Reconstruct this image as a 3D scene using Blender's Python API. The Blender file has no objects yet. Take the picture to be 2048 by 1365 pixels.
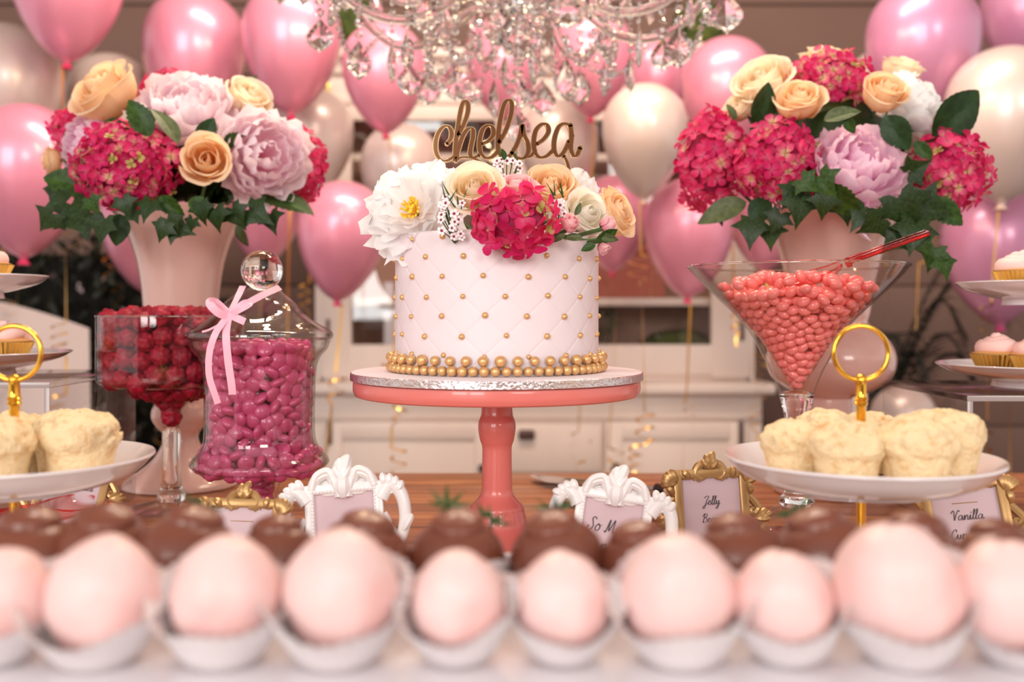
import bpy, bmesh, math, random
import numpy as np
from mathutils import Vector, Matrix, Quaternion, Euler, noise

SC = bpy.context.scene
COL = SC.collection
PI = math.pi
F = 1991.11          # focal length in pixels of a 35 mm lens on a 2048 px wide frame
CZ = 0.99            # eye height; the table top is at TZ
TZ = 0.75

# ---------------------------------------------------------------- camera
cam_d = bpy.data.cameras.new('camera'); cam = bpy.data.objects.new('camera', cam_d); COL.objects.link(cam)
cam.location = (0, 0, CZ); cam.rotation_euler = (PI/2, 0, 0)
cam_d.lens = 35; cam_d.sensor_width = 36; cam_d.shift_y = -57.5/2048
cam_d.clip_start = 0.02
cam_d.dof.use_dof = True; cam_d.dof.focus_distance = 0.95; cam_d.dof.aperture_fstop = 4.0
SC.camera = cam

# ---------------------------------------------------------------- world, window light, exposure
W = bpy.data.worlds.new('world'); SC.world = W; W.use_nodes = True
W.node_tree.nodes['Background'].inputs[0].default_value = (1.0, 0.92, 0.88, 1)
W.node_tree.nodes['Background'].inputs[1].default_value = 1.0
def area(name, loc, target, sx, sy, power, col):
    d = bpy.data.lights.new(name, 'AREA'); d.shape = 'RECTANGLE'; d.size = sx; d.size_y = sy
    d.energy = power; d.color = col
    o = bpy.data.objects.new(name, d); COL.objects.link(o); o.location = loc
    o.rotation_euler = (Vector(target)-Vector(loc)).to_track_quat('-Z', 'Y').to_euler()
    return o
# two panes of the tall window behind the photographer, and the smaller window beside it
area('window_light', (-2.4, -3.6, 2.0), (0, 2.0, 1.0), 1.0, 2.2, 74, (1.0, 0.97, 0.94))
area('window_light', (-1.2, -3.8, 2.0), (0, 2.0, 1.0), 0.9, 2.2, 74, (1.0, 0.97, 0.94))
area('window_light', (1.7, -3.7, 2.3), (0.1, 2.0, 1.0), 1.4, 1.1, 75, (1.0, 0.93, 0.86))
# unseen warm fill light, added to brighten the balloons and cabinet
area('background_fill', (0.1, 1.75, 2.86), (0.1, 2.7, 1.0), 1.6, 0.3, 60, (1.0, 0.84, 0.70))
SC.view_settings.view_transform = 'Standard'; SC.view_settings.look = 'None'
SC.view_settings.exposure = -0.12; SC.view_settings.gamma = 1
SC.view_settings.use_curve_mapping = False
SC.cycles.use_denoising = True; SC.cycles.adaptive_threshold = 0.02
SC.cycles.transparent_max_bounces = 24
SC.cycles.max_bounces = 10; SC.cycles.transmission_bounces = 9; SC.cycles.diffuse_bounces = 5
SC.cycles.caustics_reflective = False; SC.cycles.caustics_refractive = False
SC.cycles.sample_clamp_indirect = 6

# ---------------------------------------------------------------- helpers
def at(x, y, D, z0=0.0):
    return Vector(((x-1024)/F*D, D, CZ-(y-625)/F*D - z0))
def lin(c):
    c = c/255.0
    return c/12.92 if c <= .04045 else ((c+.055)/1.055)**2.4
def rgb(c): return (lin(c[0]), lin(c[1]), lin(c[2]), 1)

MATS = {}
def mat(name, col, rough=.5, metal=0., spec=.5, coat=0., coat_rough=.05, trans=0., ior=1.45, sss=0., sssr=.01,
        bump=None, var=None, emit=0., sheen=0., alpha=1.):
    m = bpy.data.materials.new(name); m.use_nodes = True; MATS[name] = m
    nt = m.node_tree; b = nt.nodes['Principled BSDF']; I = b.inputs
    I['Base Color'].default_value = rgb(col); I['Roughness'].default_value = rough; I['Metallic'].default_value = metal
    I['Specular IOR Level'].default_value = spec; I['Coat Weight'].default_value = coat; I['Coat Roughness'].default_value = coat_rough
    I['Transmission Weight'].default_value = trans; I['IOR'].default_value = ior
    I['Sheen Weight'].default_value = sheen
    if sss: I['Subsurface Weight'].default_value = sss; I['Subsurface Scale'].default_value = sssr; I['Subsurface Radius'].default_value = (1, .6, .5)
    if emit: I['Emission Color'].default_value = rgb(col); I['Emission Strength'].default_value = emit
    tc = nt.nodes.new('ShaderNodeTexCoord')
    if var:
        sc_, col2, lo, hi = var
        n = nt.nodes.new('ShaderNodeTexNoise'); n.inputs['Scale'].default_value = sc_; n.inputs['Detail'].default_value = 3
        r = nt.nodes.new('ShaderNodeValToRGB'); r.color_ramp.elements[0].position = lo; r.color_ramp.elements[1].position = hi
        r.color_ramp.elements[0].color = rgb(col); r.color_ramp.elements[1].color = rgb(col2)
        nt.links.new(tc.outputs['Object'], n.inputs['Vector']); nt.links.new(n.outputs['Fac'], r.inputs[0]); nt.links.new(r.outputs[0], I['Base Color'])
    if bump:
        sc_, st, dist = bump
        n = nt.nodes.new('ShaderNodeTexNoise'); n.inputs['Scale'].default_value = sc_; n.inputs['Detail'].default_value = 4
        bp = nt.nodes.new('ShaderNodeBump'); bp.inputs['Strength'].default_value = st; bp.inputs['Distance'].default_value = dist
        nt.links.new(tc.outputs['Object'], n.inputs['Vector']); nt.links.new(n.outputs['Fac'], bp.inputs['Height']); nt.links.new(bp.outputs[0], I['Normal'])
    return m
def radial_mat(name, stops, scale, rough=.6, sss=.0, mode='xy', spec=.3, trl=0.):
    """colour by distance from the piece's own root (petals pale or dark at the throat)"""
    m = bpy.data.materials.new(name); m.use_nodes = True; MATS[name] = m
    nt = m.node_tree; b = nt.nodes['Principled BSDF']
    tc = nt.nodes.new('ShaderNodeTexCoord'); 
    ln = nt.nodes.new('ShaderNodeVectorMath'); ln.operation = 'LENGTH'
    mp = nt.nodes.new('ShaderNodeVectorMath'); mp.operation = 'SCALE'; mp.inputs['Scale'].default_value = scale
    nt.links.new(tc.outputs['Object'], mp.inputs[0]); nt.links.new(mp.outputs[0], ln.inputs[0])
    nz = nt.nodes.new('ShaderNodeTexNoise'); nz.inputs['Scale'].default_value = scale*3
    nt.links.new(tc.outputs['Object'], nz.inputs['Vector'])
    ad = nt.nodes.new('ShaderNodeMath'); ad.operation = 'MULTIPLY_ADD'; ad.inputs[1].default_value = .35; 
    nt.links.new(nz.outputs['Fac'], ad.inputs[0]); nt.links.new(ln.outputs['Value'], ad.inputs[2])
    sb = nt.nodes.new('ShaderNodeMath'); sb.operation = 'SUBTRACT'; sb.inputs[1].default_value = .17
    nt.links.new(ad.outputs[0], sb.inputs[0])
    r = nt.nodes.new('ShaderNodeValToRGB'); el = r.color_ramp.elements
    el[0].position, el[0].color = stops[0][0], rgb(stops[0][1]); el[1].position, el[1].color = stops[-1][0], rgb(stops[-1][1])
    for p, c in stops[1:-1]:
        e = el.new(p); e.color = rgb(c)
    nt.links.new(sb.outputs[0], r.inputs[0]); nt.links.new(r.outputs[0], b.inputs['Base Color'])
    b.inputs['Roughness'].default_value = rough; b.inputs['Specular IOR Level'].default_value = spec
    if trl:
        tl = nt.nodes.new('ShaderNodeBsdfTranslucent'); mx = nt.nodes.new('ShaderNodeMixShader'); mx.inputs[0].default_value = trl
        nt.links.new(r.outputs[0], tl.inputs['Color']); nt.links.new(b.outputs[0], mx.inputs[1]); nt.links.new(tl.outputs[0], mx.inputs[2])
        nt.links.new(mx.outputs[0], nt.nodes['Material Output'].inputs['Surface'])
    return m
def thin_glass(name, col=(255, 255, 255), edge=(176, 166, 164), rough=.0, refl=1.0):
    """blown glass wall: clear seen square on, greyer and mirror-like at grazing angles"""
    m = bpy.data.materials.new(name); m.use_nodes = True; MATS[name] = m
    nt = m.node_tree; nt.nodes.remove(nt.nodes['Principled BSDF'])
    t = nt.nodes.new('ShaderNodeBsdfTransparent'); g = nt.nodes.new('ShaderNodeBsdfGlossy'); g.inputs['Roughness'].default_value = rough
    lw = nt.nodes.new('ShaderNodeLayerWeight'); lw.inputs['Blend'].default_value = .35
    r = nt.nodes.new('ShaderNodeValToRGB'); r.color_ramp.elements[0].color = rgb(col); r.color_ramp.elements[1].color = rgb(edge)
    r.color_ramp.elements[0].position = .45; r.color_ramp.elements[1].position = 1.0
    nt.links.new(lw.outputs['Facing'], r.inputs[0]); nt.links.new(r.outputs[0], t.inputs[0])
    lf_ = nt.nodes.new('ShaderNodeLayerWeight'); lf_.inputs['Blend'].default_value = .5
    pw = nt.nodes.new('ShaderNodeMath'); pw.operation = 'POWER'; pw.inputs[1].default_value = 4.5; nt.links.new(lf_.outputs['Facing'], pw.inputs[0])
    mu = nt.nodes.new('ShaderNodeMath'); mu.operation = 'MULTIPLY_ADD'; mu.inputs[1].default_value = .75*refl; mu.inputs[2].default_value = .05*refl; mu.use_clamp = True
    nt.links.new(pw.outputs[0], mu.inputs[0])
    mx = nt.nodes.new('ShaderNodeMixShader'); nt.links.new(mu.outputs[0], mx.inputs[0]); nt.links.new(t.outputs[0], mx.inputs[1]); nt.links.new(g.outputs[0], mx.inputs[2])
    nt.links.new(mx.outputs[0], nt.nodes['Material Output'].inputs['Surface'])
    return m

def cr(pts, n=6, closed=False):
    """Catmull-Rom through points of any dimension"""
    P = [np.array(p, float) for p in pts]; out = []; N = len(P)
    rng = range(N if closed else N-1)
    for i in rng:
        if closed: p0, p1, p2, p3 = P[(i-1) % N], P[i], P[(i+1) % N], P[(i+2) % N]
        else: p0, p1, p2, p3 = P[max(i-1, 0)], P[i], P[i+1], P[min(i+2, N-1)]
        for k in range(n):
            t = k/n
            out.append(.5*((2*p1)+(-p0+p2)*t+(2*p0-5*p1+4*p2-p3)*t*t+(-p0+3*p1-3*p2+p3)*t**3))
    if not closed: out.append(P[-1])
    return out

class MB:
    def __init__(s): s.v = []; s.f = []
    def add(s, vs, fs, M=None):
        o = len(s.v)
        s.v += [tuple(M @ Vector(v)) for v in vs] if M is not None else [tuple(v) for v in vs]
        s.f += [tuple(i+o for i in f) for f in fs]; return s
    def box(s, c, d, M=None):
        x, y, z = d[0]/2, d[1]/2, d[2]/2
        vs = [(c[0]+i*x, c[1]+j*y, c[2]+k*z) for i in (-1, 1) for j in (-1, 1) for k in (-1, 1)]
        return s.add(vs, [(0, 1, 3, 2), (4, 6, 7, 5), (0, 4, 5, 1), (2, 3, 7, 6), (0, 2, 6, 4), (1, 5, 7, 3)], M)
    def bbox(s, c, d, b=.003, seg=2, M=None):
        bm = bmesh.new(); bmesh.ops.create_cube(bm, size=1)
        for v in bm.verts: v.co = Vector((v.co.x*d[0], v.co.y*d[1], v.co.z*d[2]))+Vector(c)
        bmesh.ops.bevel(bm, geom=list(bm.edges), offset=min(b, min(d)*.49), segments=seg, profile=.5, affect='EDGES')
        bm.verts.ensure_lookup_table(); bm.verts.index_update()
        s.add([v.co.copy() for v in bm.verts], [[v.index for v in f.verts] for f in bm.faces], M); bm.free(); return s
    def lathe(s, prof, seg=48, M=None, wob=None):
        vs = []; fs = []; n = len(prof)
        for i, (r, z) in enumerate(prof):
            for k in range(seg):
                a = 2*PI*k/seg; rr = max(r, 1e-5)*(1+(wob(a, z) if wob else 0))
                vs.append((rr*math.cos(a), rr*math.sin(a), z))
        for i in range(n-1):
            for k in range(seg):
                k2 = (k+1) % seg
                fs.append((i*seg+k, i*seg+k2, (i+1)*seg+k2, (i+1)*seg+k))
        return s.add(vs, fs, M)
    def tube(s, pts, r, seg=8, M=None, caps=True, flat=1.0, closed=False):
        P = [Vector(p) for p in pts]; n = len(P)
        R = r if isinstance(r, (list, tuple, np.ndarray)) else [r]*n
        vs = []; fs = []
        up = None
        for i in range(n):
            if closed: t = P[(i+1) % n]-P[i-1]
            else: t = P[min(i+1, n-1)]-P[max(i-1, 0)]
            t = t.normalized() if t.length > 1e-9 else Vector((0, 0, 1))
            if up is None:
                up = Vector((0, 1, 0)) if abs(t.y) < .9 else Vector((1, 0, 0))
            a = (up-t*up.dot(t)); a = a.normalized() if a.length > 1e-6 else t.orthogonal().normalized()
            up = a; b = t.cross(a)
            for k in range(seg):
                th = 2*PI*k/seg
                vs.append(P[i]+a*(math.cos(th)*R[i]*flat)+b*(math.sin(th)*R[i]))
        m = n if closed else n-1
        for i in range(m):
            j = (i+1) % n
            for k in range(seg):
                k2 = (k+1) % seg
                fs.append((i*seg+k, i*seg+k2, j*seg+k2, j*seg+k))
        if caps and not closed:
            fs.append(tuple(range(seg-1, -1, -1))); fs.append(tuple((n-1)*seg+k for k in range(seg)))
        return s.add(vs, fs, M)
    def sphere(s, c, r, seg=12, rings=8, M=None):
        rr = r if isinstance(r, (tuple, list)) else (r, r, r)
        vs = [(c[0], c[1], c[2]-rr[2])]; fs = []
        for i in range(1, rings):
            p = -PI/2+PI*i/rings
            for k in range(seg):
                a = 2*PI*k/seg
                vs.append((c[0]+rr[0]*math.cos(p)*math.cos(a), c[1]+rr[1]*math.cos(p)*math.sin(a), c[2]+rr[2]*math.sin(p)))
        vs.append((c[0], c[1], c[2]+rr[2])); top = len(vs)-1
        for k in range(seg):
            k2 = (k+1) % seg
            fs.append((0, 1+k2, 1+k)); b = 1+(rings-2)*seg
            fs.append((top, b+k, b+k2))
            for i in range(rings-2): fs.append((1+i*seg+k, 1+i*seg+k2, 1+(i+1)*seg+k2, 1+(i+1)*seg+k))
        return s.add(vs, fs, M)
    def ribbon(s, pts, w, side=None, M=None):
        P = [Vector(p) for p in pts]; vs = []; fs = []; n = len(P)
        ws = w if isinstance(w, list) else [w]*n
        for i in range(n):
            t = (P[min(i+1, n-1)]-P[max(i-1, 0)]).normalized()
            sd = (side(i) if callable(side) else Vector(side or (0, 1, 0)))
            a = (sd-t*sd.dot(t)); a = a.normalized() if a.length > 1e-6 else t.orthogonal().normalized()
            vs += [P[i]-a*ws[i]/2, P[i]+a*ws[i]/2]
        for i in range(n-1): fs.append((2*i, 2*i+1, 2*i+3, 2*i+2))
        return s.add(vs, fs, M)
    def me(s, name, m, smooth=True, sharp=40):
        d = bpy.data.meshes.new(name); d.from_pydata(s.v, [], s.f); d.update()
        bm = bmesh.new(); bm.from_mesh(d); bmesh.ops.recalc_face_normals(bm, faces=bm.faces); bm.to_mesh(d); bm.free()
        if m is not None: d.materials.append(m)
        if smooth:
            d.polygons.foreach_set('use_smooth', [True]*len(d.polygons))
            if sharp: d.set_sharp_from_angle(angle=math.radians(sharp))
        return d

def tag(o, label=None, cat=None, group=None, kind=None):
    if label: o['label'] = label
    if cat: o['category'] = cat
    if group: o['group'] = group
    if kind: o['kind'] = kind
    return o
def ob(name, data, parent=None, loc=(0, 0, 0), rot=None, scale=None):
    o = bpy.data.objects.new(name, data); COL.objects.link(o); o.location = loc
    if rot is not None:
        if isinstance(rot, Quaternion): o.rotation_mode = 'QUATERNION'; o.rotation_quaternion = rot
        else: o.rotation_euler = rot
    if scale is not None: o.scale = (scale,)*3 if isinstance(scale, (int, float)) else scale
    if parent is not None: o.parent = parent
    return o
def thing(name, label, cat, loc=(0, 0, 0), rot=None, group=None, scale=None):
    o = ob(name, None, None, loc, rot, scale); o.empty_display_size = .02
    return tag(o, label, cat, group)
def part(name, mb, m, parent, loc=(0, 0, 0), rot=None, scale=None, smooth=True, sharp=40):
    return ob(name, mb.me(name, m, smooth, sharp), parent, loc, rot, scale)
def ordinal(i): return ['first', 'second', 'third', 'fourth', 'fifth', 'sixth', 'seventh', 'eighth', 'ninth', 'tenth', 'eleventh', 'twelfth', 'thirteenth'][i]

# ---------------------------------------------------------------- materials
M_wall = mat('taupe_wall_paint', (122, 95, 85), .75, bump=(60, .1, .002))
M_ceil = mat('ceiling_paint', (232, 222, 214), .8)
M_floor = mat('floor_boards', (120, 84, 60), .5, var=(3, (92, 62, 44), .3, .7))
M_cab = mat('cream_cabinet_paint', (236, 220, 210), .45, bump=(40, .05, .001))
M_cabin = mat('cabinet_interior', (176, 140, 122), .7)
M_pewter = mat('dark_pewter', (92, 70, 66), .4, metal=.6)
M_pane = thin_glass('window_pane', refl=.9)
M_gold = mat('polished_gold', (246, 190, 72), .12, metal=1)
M_goldrib = mat('gold_ribbon', (238, 186, 96), .28, metal=.85)
M_goldframe = mat('antique_gold_paint', (188, 150, 100), .36, metal=.6, bump=(260, .12, .001))
M_foil = mat('gold_foil', (232, 184, 96), .22, metal=1)
M_white = mat('white_gloss_paint', (245, 242, 242), .35, coat=.3)
M_china = mat('white_china', (228, 222, 224), .12, coat=.6)
M_glass = thin_glass('blown_glass')
M_glass_thick = mat('solid_glass', (255, 255, 255), .0, trans=1., ior=1.48)
M_crystal = mat('cut_crystal', (255, 255, 255), .0, trans=1., ior=1.5)
M_acryl = thin_glass('clear_acrylic', edge=(170, 160, 158), refl=.8)
M_red_acryl = thin_glass('red_clear_plastic', col=(255, 238, 236), edge=(240, 112, 124), refl=.9)
# ================================================================ SETTING
WY = 3.9
def struct(name, mb, m, **k):
    o = part(name, mb, m, None, **k); o['kind'] = 'structure'; return o
o = struct('floor', MB().box((0, 1.2, -.02), (8, 6.4, .04)), M_floor)
tag(o, 'brown wooden floor under the dessert table', 'floor')
o = struct('ceiling', MB().box((0, 1.9, 2.92), (8, 4.6, .04)), M_ceil)
tag(o, 'plain pale ceiling above the party room', 'ceiling')
o = struct('wall_front', MB().box((0, -4.3, 1.45), (8, .06, 2.9)), M_wall)
tag(o, 'plain taupe wall behind the photographer', 'wall')
wb = struct('wall_back', MB().box((0, WY+.03, 1.45), (7.2, .06, 2.9)), M_wall)
tag(wb, 'taupe wall of wide horizontal boards behind the balloons', 'wall')
bz = .0; bd = MB().bbox((0, 0, 0), (7.14, .018, .268), .006, 2).me('board', M_wall)
while bz < 2.85:
    ob('board', bd, wb, (0, WY-.009, bz+.135)); bz += .274

# dark vertical hedge panel at the back, left of the cabinet
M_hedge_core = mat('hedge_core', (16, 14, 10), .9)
M_leafdark = mat('hedge_leaf', (38, 46, 22), .5, var=(9, (22, 20, 16), .35, .65))
M_fleck = mat('hedge_blossom', (196, 178, 176), .7)
rnd = random.Random(5)
hx0, hx1, hz1 = -2.6, -1.06, 1.24
hd = thing('hedge', 'dark leafy hedge panel behind the slipcovered chair at the wall', 'hedge', ((hx0+hx1)/2, 3.45, 0))
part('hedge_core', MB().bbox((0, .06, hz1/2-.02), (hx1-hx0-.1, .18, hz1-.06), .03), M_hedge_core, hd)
mb = MB(); mf = MB()
for i in range(4200):
    x = rnd.uniform(hx0, hx1)-(hx0+hx1)/2; z = rnd.uniform(0.02, hz1+.02); y = rnd.uniform(-.1, .0)
    s = rnd.uniform(.014, .03)
    M = Matrix.Translation((x, y, z)) @ Euler((rnd.uniform(-.9, .9)+PI/2, rnd.uniform(-1, 1), rnd.uniform(0, 6.3))).to_matrix().to_4x4()
    (mf if rnd.random() < .035 else mb).add([(-s*.45, 0, 0), (0, -s, 0.004), (s*.45, 0, 0), (0, s, .004), (0, 0, -.004)], [(0, 1, 4), (1, 2, 4), (2, 3, 4), (3, 0, 4)], M)
tag(part('foliage', mb, M_leafdark, hd), kind='stuff'); tag(part('blossom', mf, M_fleck, hd), kind='stuff')

# ---------------------------------------------------------------- table
def wood(name, c1, c2, c3):
    m = bpy.data.materials.new(name); m.use_nodes = True; nt = m.node_tree; b = nt.nodes['Principled BSDF']
    tc = nt.nodes.new('ShaderNodeTexCoord'); mp = nt.nodes.new('ShaderNodeMapping'); mp.inputs['Scale'].default_value = (1.2, 16, 16)
    oi = nt.nodes.new('ShaderNodeObjectInfo'); cb = nt.nodes.new('ShaderNodeVectorMath'); cb.operation = 'ADD'
    nt.links.new(tc.outputs['Object'], cb.inputs[0]); nt.links.new(oi.outputs['Location'], cb.inputs[1]); nt.links.new(cb.outputs[0], mp.inputs[0])
    n = nt.nodes.new('ShaderNodeTexNoise'); n.inputs['Scale'].default_value = 3; n.inputs['Detail'].default_value = 8; n.inputs['Distortion'].default_value = .6
    nt.links.new(mp.outputs[0], n.inputs['Vector'])
    r = nt.nodes.new('ShaderNodeValToRGB'); e = r.color_ramp.elements
    e[0].position = .3; e[0].color = rgb(c1); e[1].position = .72; e[1].color = rgb(c3); q = e.new(.5); q.color = rgb(c2)
    nt.links.new(n.outputs['Fac'], r.inputs[0]); nt.links.new(r.outputs[0], b.inputs['Base Color'])
    bp = nt.nodes.new('ShaderNodeBump'); bp.inputs['Strength'].default_value = .25; bp.inputs['Distance'].default_value = .002
    nt.links.new(n.outputs['Fac'], bp.inputs['Height']); nt.links.new(bp.outputs[0], b.inputs['Normal'])
    b.inputs['Roughness'].default_value = .35
    return m
M_wood = wood('oiled_table_wood', (120, 70, 40), (166, 104, 62), (198, 136, 86))
tb = thing('dessert_table', 'long oiled brown wooden table carrying the dessert spread', 'table', (0, .75, 0))
y = 1.49-.75
ws = [.10, .135, .14, .15, .14, .15, .14, .15, .135, .10]
for i, w in enumerate(ws):
    part('plank', MB().bbox((0, 0, 0), (3.2, w-.003, .04), .003), M_wood, tb, (0, y-w/2, TZ-.02-(.0006 if i % 2 else 0))); y -= w
for sx in (-1, 1):
    for sy in (-1, 1):
        part('leg', MB().bbox((0, 0, 0), (.08, .08, TZ-.04), .006), M_wood, tb, (sx*1.5, .05+sy*.6, (TZ-.04)/2))
part('apron', MB().bbox((0, 0, 0), (2.9, .025, .09), .004), M_wood, tb, (0, .62, TZ-.085))
part('apron', MB().bbox((0, 0, 0), (2.9, .025, .09), .004), M_wood, tb, (0, -.52, TZ-.085))

# ---------------------------------------------------------------- cream glazed cabinet (hutch)
CY = 3.25
def cx(px): return (px-1024)/F*CY
def cz(py): return CZ-(py-625)/F*CY
x0, x1 = cx(640), cx(1500); zt = cz(150); dep = .38
cb = thing('glazed_cabinet', 'tall cream painted dresser with glazed upper doors behind the balloons', 'cabinet', (0, CY, 0))
zc = cz(772)           # worktop height
body = MB()
for x in (x0, x1): body.box((x, dep/2, (zt+zc)/2), (.03, dep, zt-zc))
body.box(((x0+x1)/2, dep-.01, (zt+zc)/2), (x1-x0, .02, zt-zc))
body.box(((x0+x1)/2, dep/2, zt-.01), (x1-x0, dep, .02)).box(((x0+x1)/2, dep/2, zc+.02), (x1-x0, dep, .04))
part('upper_case', body, M_cab, cb)
part('back_panel', MB().box(((x0+x1)/2, dep-.03, (zt+zc)/2), (x1-x0-.03, .012, zt-zc-.04)), M_cabin, cb)
xm = (x0+x1)/2
part('centre_divider', MB().box((xm, dep/2, (zt+zc)/2), (.03, dep-.02, zt-zc)), M_cab, cb)
lz = cz(215)
part('frieze', MB().bbox(((x0+x1)/2, .0, (zt+lz)/2), (x1-x0+.03, .03, zt-lz), .004).bbox(((x0+x1)/2, -.01, lz+.02), (x1-x0+.03, .03, .03), .008), M_cab, cb)
part('cornice', MB().bbox(((x0+x1)/2, .0, zt+.02), (x1-x0+.02, .08, .05), .015).bbox(((x0+x1)/2, -.02, zt+.055), (x1-x0+.05, .12, .03), .01), M_cab, cb)
for sz in (312, 604):
    part('shelf', MB().bbox(((x0+x1)/2, dep/2, cz(sz)), (x1-x0-.03, dep-.06, .026), .004), M_cab, cb)
for k, (a, b) in enumerate(((x0, xm), (xm, x1))):
    d = part('door', MB().bbox(((a+b)/2, -.005, zc+.035+.05), (b-a-.01, .024, .1), .004).bbox(((a+b)/2, -.005, lz-.02), (b-a-.01, .024, .05), .004)
             .bbox((a+.055, -.0058, (zc+lz)/2), (.1, .025, lz-zc-.05), .004).bbox((b-.067, -.0058, (zc+lz)/2), (.125, .025, lz-zc-.05), .004), M_cab, cb)
    part('pane', MB().box(((a+b)/2, -.001, (zc+lz)/2+.03), (b-a-.2, .004, lz-zc-.14)), M_pane, d)
    part('hinge', MB().bbox(((a+.03) if k == 0 else (b-.03), -.022, cz(190)), (.012, .012, .07), .003), M_goldrib, d)
    part('hinge', MB().bbox(((a+.03) if k == 0 else (b-.03), -.022, cz(660)), (.012, .012, .07), .003), M_pewter, d)
# lower part, deeper
part('worktop', MB().bbox(((x0+x1)/2, dep/2-.06, zc), (x1-x0+.1, dep+.16, .035), .01), M_cab, cb)
part('lower_case', MB().bbox(((x0+x1)/2, dep/2-.04, (zc-.02)/2), (x1-x0+.04, dep+.08, zc-.02), .006), M_cab, cb)
yf = -.085
part('rail', MB().bbox(((x0+x1)/2, yf-.004, cz(818)), (x1-x0+.03, .012, .05), .005), M_cab, cb)
def panel(xa, xb, za, zb, nm):
    m = MB(); w = .055
    m.bbox(((xa+xb)/2, yf-.006, (za+zb)/2), (xb-xa, .016, zb-za), .004)
    d = part(nm, m, M_cab, cb)
    fr = MB()
    for s in (0, 1):
        fr.bbox(((xa+w/2, xb-w/2)[s], yf-.016, (za+zb)/2), (w, .016, zb-za), .006)
        fr.bbox(((xa+xb)/2, yf-.016, (za+w/2, zb-w/2)[s]), (xb-xa, .0155, w), .006)
    part('panel_frame', fr, M_cab, d); return d
zl = .12; zu = cz(838)
for (pa, pb, hx) in ((662, 985, 672), (1205, 1478, 1466)):
    d = panel(cx(pa), cx(pb), zl, zu, 'door')
    part('hinge', MB().bbox((cx(hx), yf-.03, cz(845)-.02), (.014, .012, .075), .003), M_pewter, d)
    part('hinge', MB().bbox((cx(hx), yf-.03, .25), (.014, .012, .075), .003), M_pewter, d)
    part('knob', MB().sphere((cx(pb if hx < 900 else pa)+(-.03 if hx < 900 else .03), yf-.04, .5), .014), M_pewter, d)
zz = zu
for k in range(4):
    h = .165
    d = part('drawer', MB().bbox(((cx(992)+cx(1198))/2, yf-.01, zz-h/2), (cx(1198)-cx(992), .022, h-.012), .006), M_cab, cb)
    part('cup_pull', MB().bbox((cx(1052), yf-.032, zz-h/2+.045), (.052, .026, .03), .008), M_pewter, d); zz -= h
# things kept inside the cabinet
M_terra = mat('terracotta', (168, 96, 80), .7); M_moss = mat('moss_green', (52, 66, 26), .9, bump=(60, 1, .01), var=(30, (84, 96, 40), .35, .65))
M_leaf = mat('leaf_green', (58, 88, 44), .45, var=(14, (38, 64, 30), .35, .65)); M_book = mat('pale_book', (220, 214, 220), .6)
def blob(r, seed, amp=.15, f=6, seg=20, rings=12, sc=(1, 1, 1)):
    m = MB().sphere((0, 0, 0), 1, seg, rings)
    m.v = [tuple((Vector(v)*(1+amp*noise.noise(Vector(v)*f*.3+Vector((seed, 0, 0)))))[i]*r*sc[i] for i in range(3)) for v in m.v]
    return m
bx = thing('storage_box', 'terracotta storage box on the upper cabinet shelf', 'box', (cx(1262), CY+.2, cz(604)+.0135))
part('box_body', MB().bbox((0, 0, .075), (.26, .2, .15), .01), M_terra, bx); part('box_lid', MB().bbox((0, 0, .165), (.27, .21, .03), .008), M_terra, bx)
o = part('moss_mound', blob(.13, 3, .25, 7, sc=(1.1, .8, .62)), M_moss, None, (cx(1368), CY+.16, zc+.1)); tag(o, 'rounded green moss mound inside the cabinet', 'moss')
vs_ = thing('bud_vase', 'small glass vase with dark sprigs inside the cabinet', 'vase', (cx(1222), CY+.17, zc+.04))
part('vase_body', MB().lathe(cr([(.001, 0), (.035, .0), (.045, .04), (.03, .09), (.02, .11), (.028, .13)], 5), 20), M_glass, vs_)
rnd = random.Random(8)
for i in range(9):
    a = rnd.uniform(-.9, .9); L = rnd.uniform(.14, .24); sp = MB()
    top = Vector((math.sin(a)*L, rnd.uniform(-.05, .05), .09+math.cos(a)*L))
    sp.tube([(0, 0, .03), top*.5+Vector((0, 0, .04)), top], .002, 5)
    for j in range(7):
        p = top*(.5+.08*j); sp.add([(-.012, 0, 0), (0, .004, .03), (.012, 0, 0), (0, -.004, -.006)], [(0, 1, 3), (1, 2, 3)], Matrix.Translation(p) @ Euler((rnd.uniform(-1, 1), rnd.uniform(-2, 2), rnd.uniform(-1, 1))).to_matrix().to_4x4())
    part('sprig', sp, M_leaf, vs_)
for i, (px_, h, c) in enumerate(((772, .30, M_book), (792, .27, M_china))):
    bk = thing('book', ['pale upright book at the inner edge of the cabinet', 'white thin upright book beside a pale one in the cabinet'][i], 'book', (cx(px_), CY+.16, zc+.04), group='books in the cabinet')
    part('cover', MB().bbox((-.014, 0, h/2), (.003, .18, h), .001).bbox((.014, 0, h/2), (.003, .18, h), .001).bbox((0, -.09, h/2), (.03, .003, h), .001), c, bk)
    part('pages', MB().box((0, .004, h/2), (.026, .17, h-.01)), M_cab, bk)
# topiary balls on top of the cabinet
for px_, lab in ((708, 'clipped green topiary ball on the cabinet top near the paler door stile'), (1412, 'clipped green topiary ball on the cabinet top behind the crystals')):
    t = thing('topiary_ball', lab, 'plant', (cx(px_), CY+.12, zt+.07), group='topiary balls on the cabinet')
    part('pot', MB().lathe(cr([(.001, 0), (.05, 0), (.06, .05), (.065, .06)], 4), 20), M_cab, t)
    tag(part('foliage', blob(.09, px_, .2, 14, 28, 18), M_moss, t, (0, 0, .12)), kind='stuff')

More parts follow.
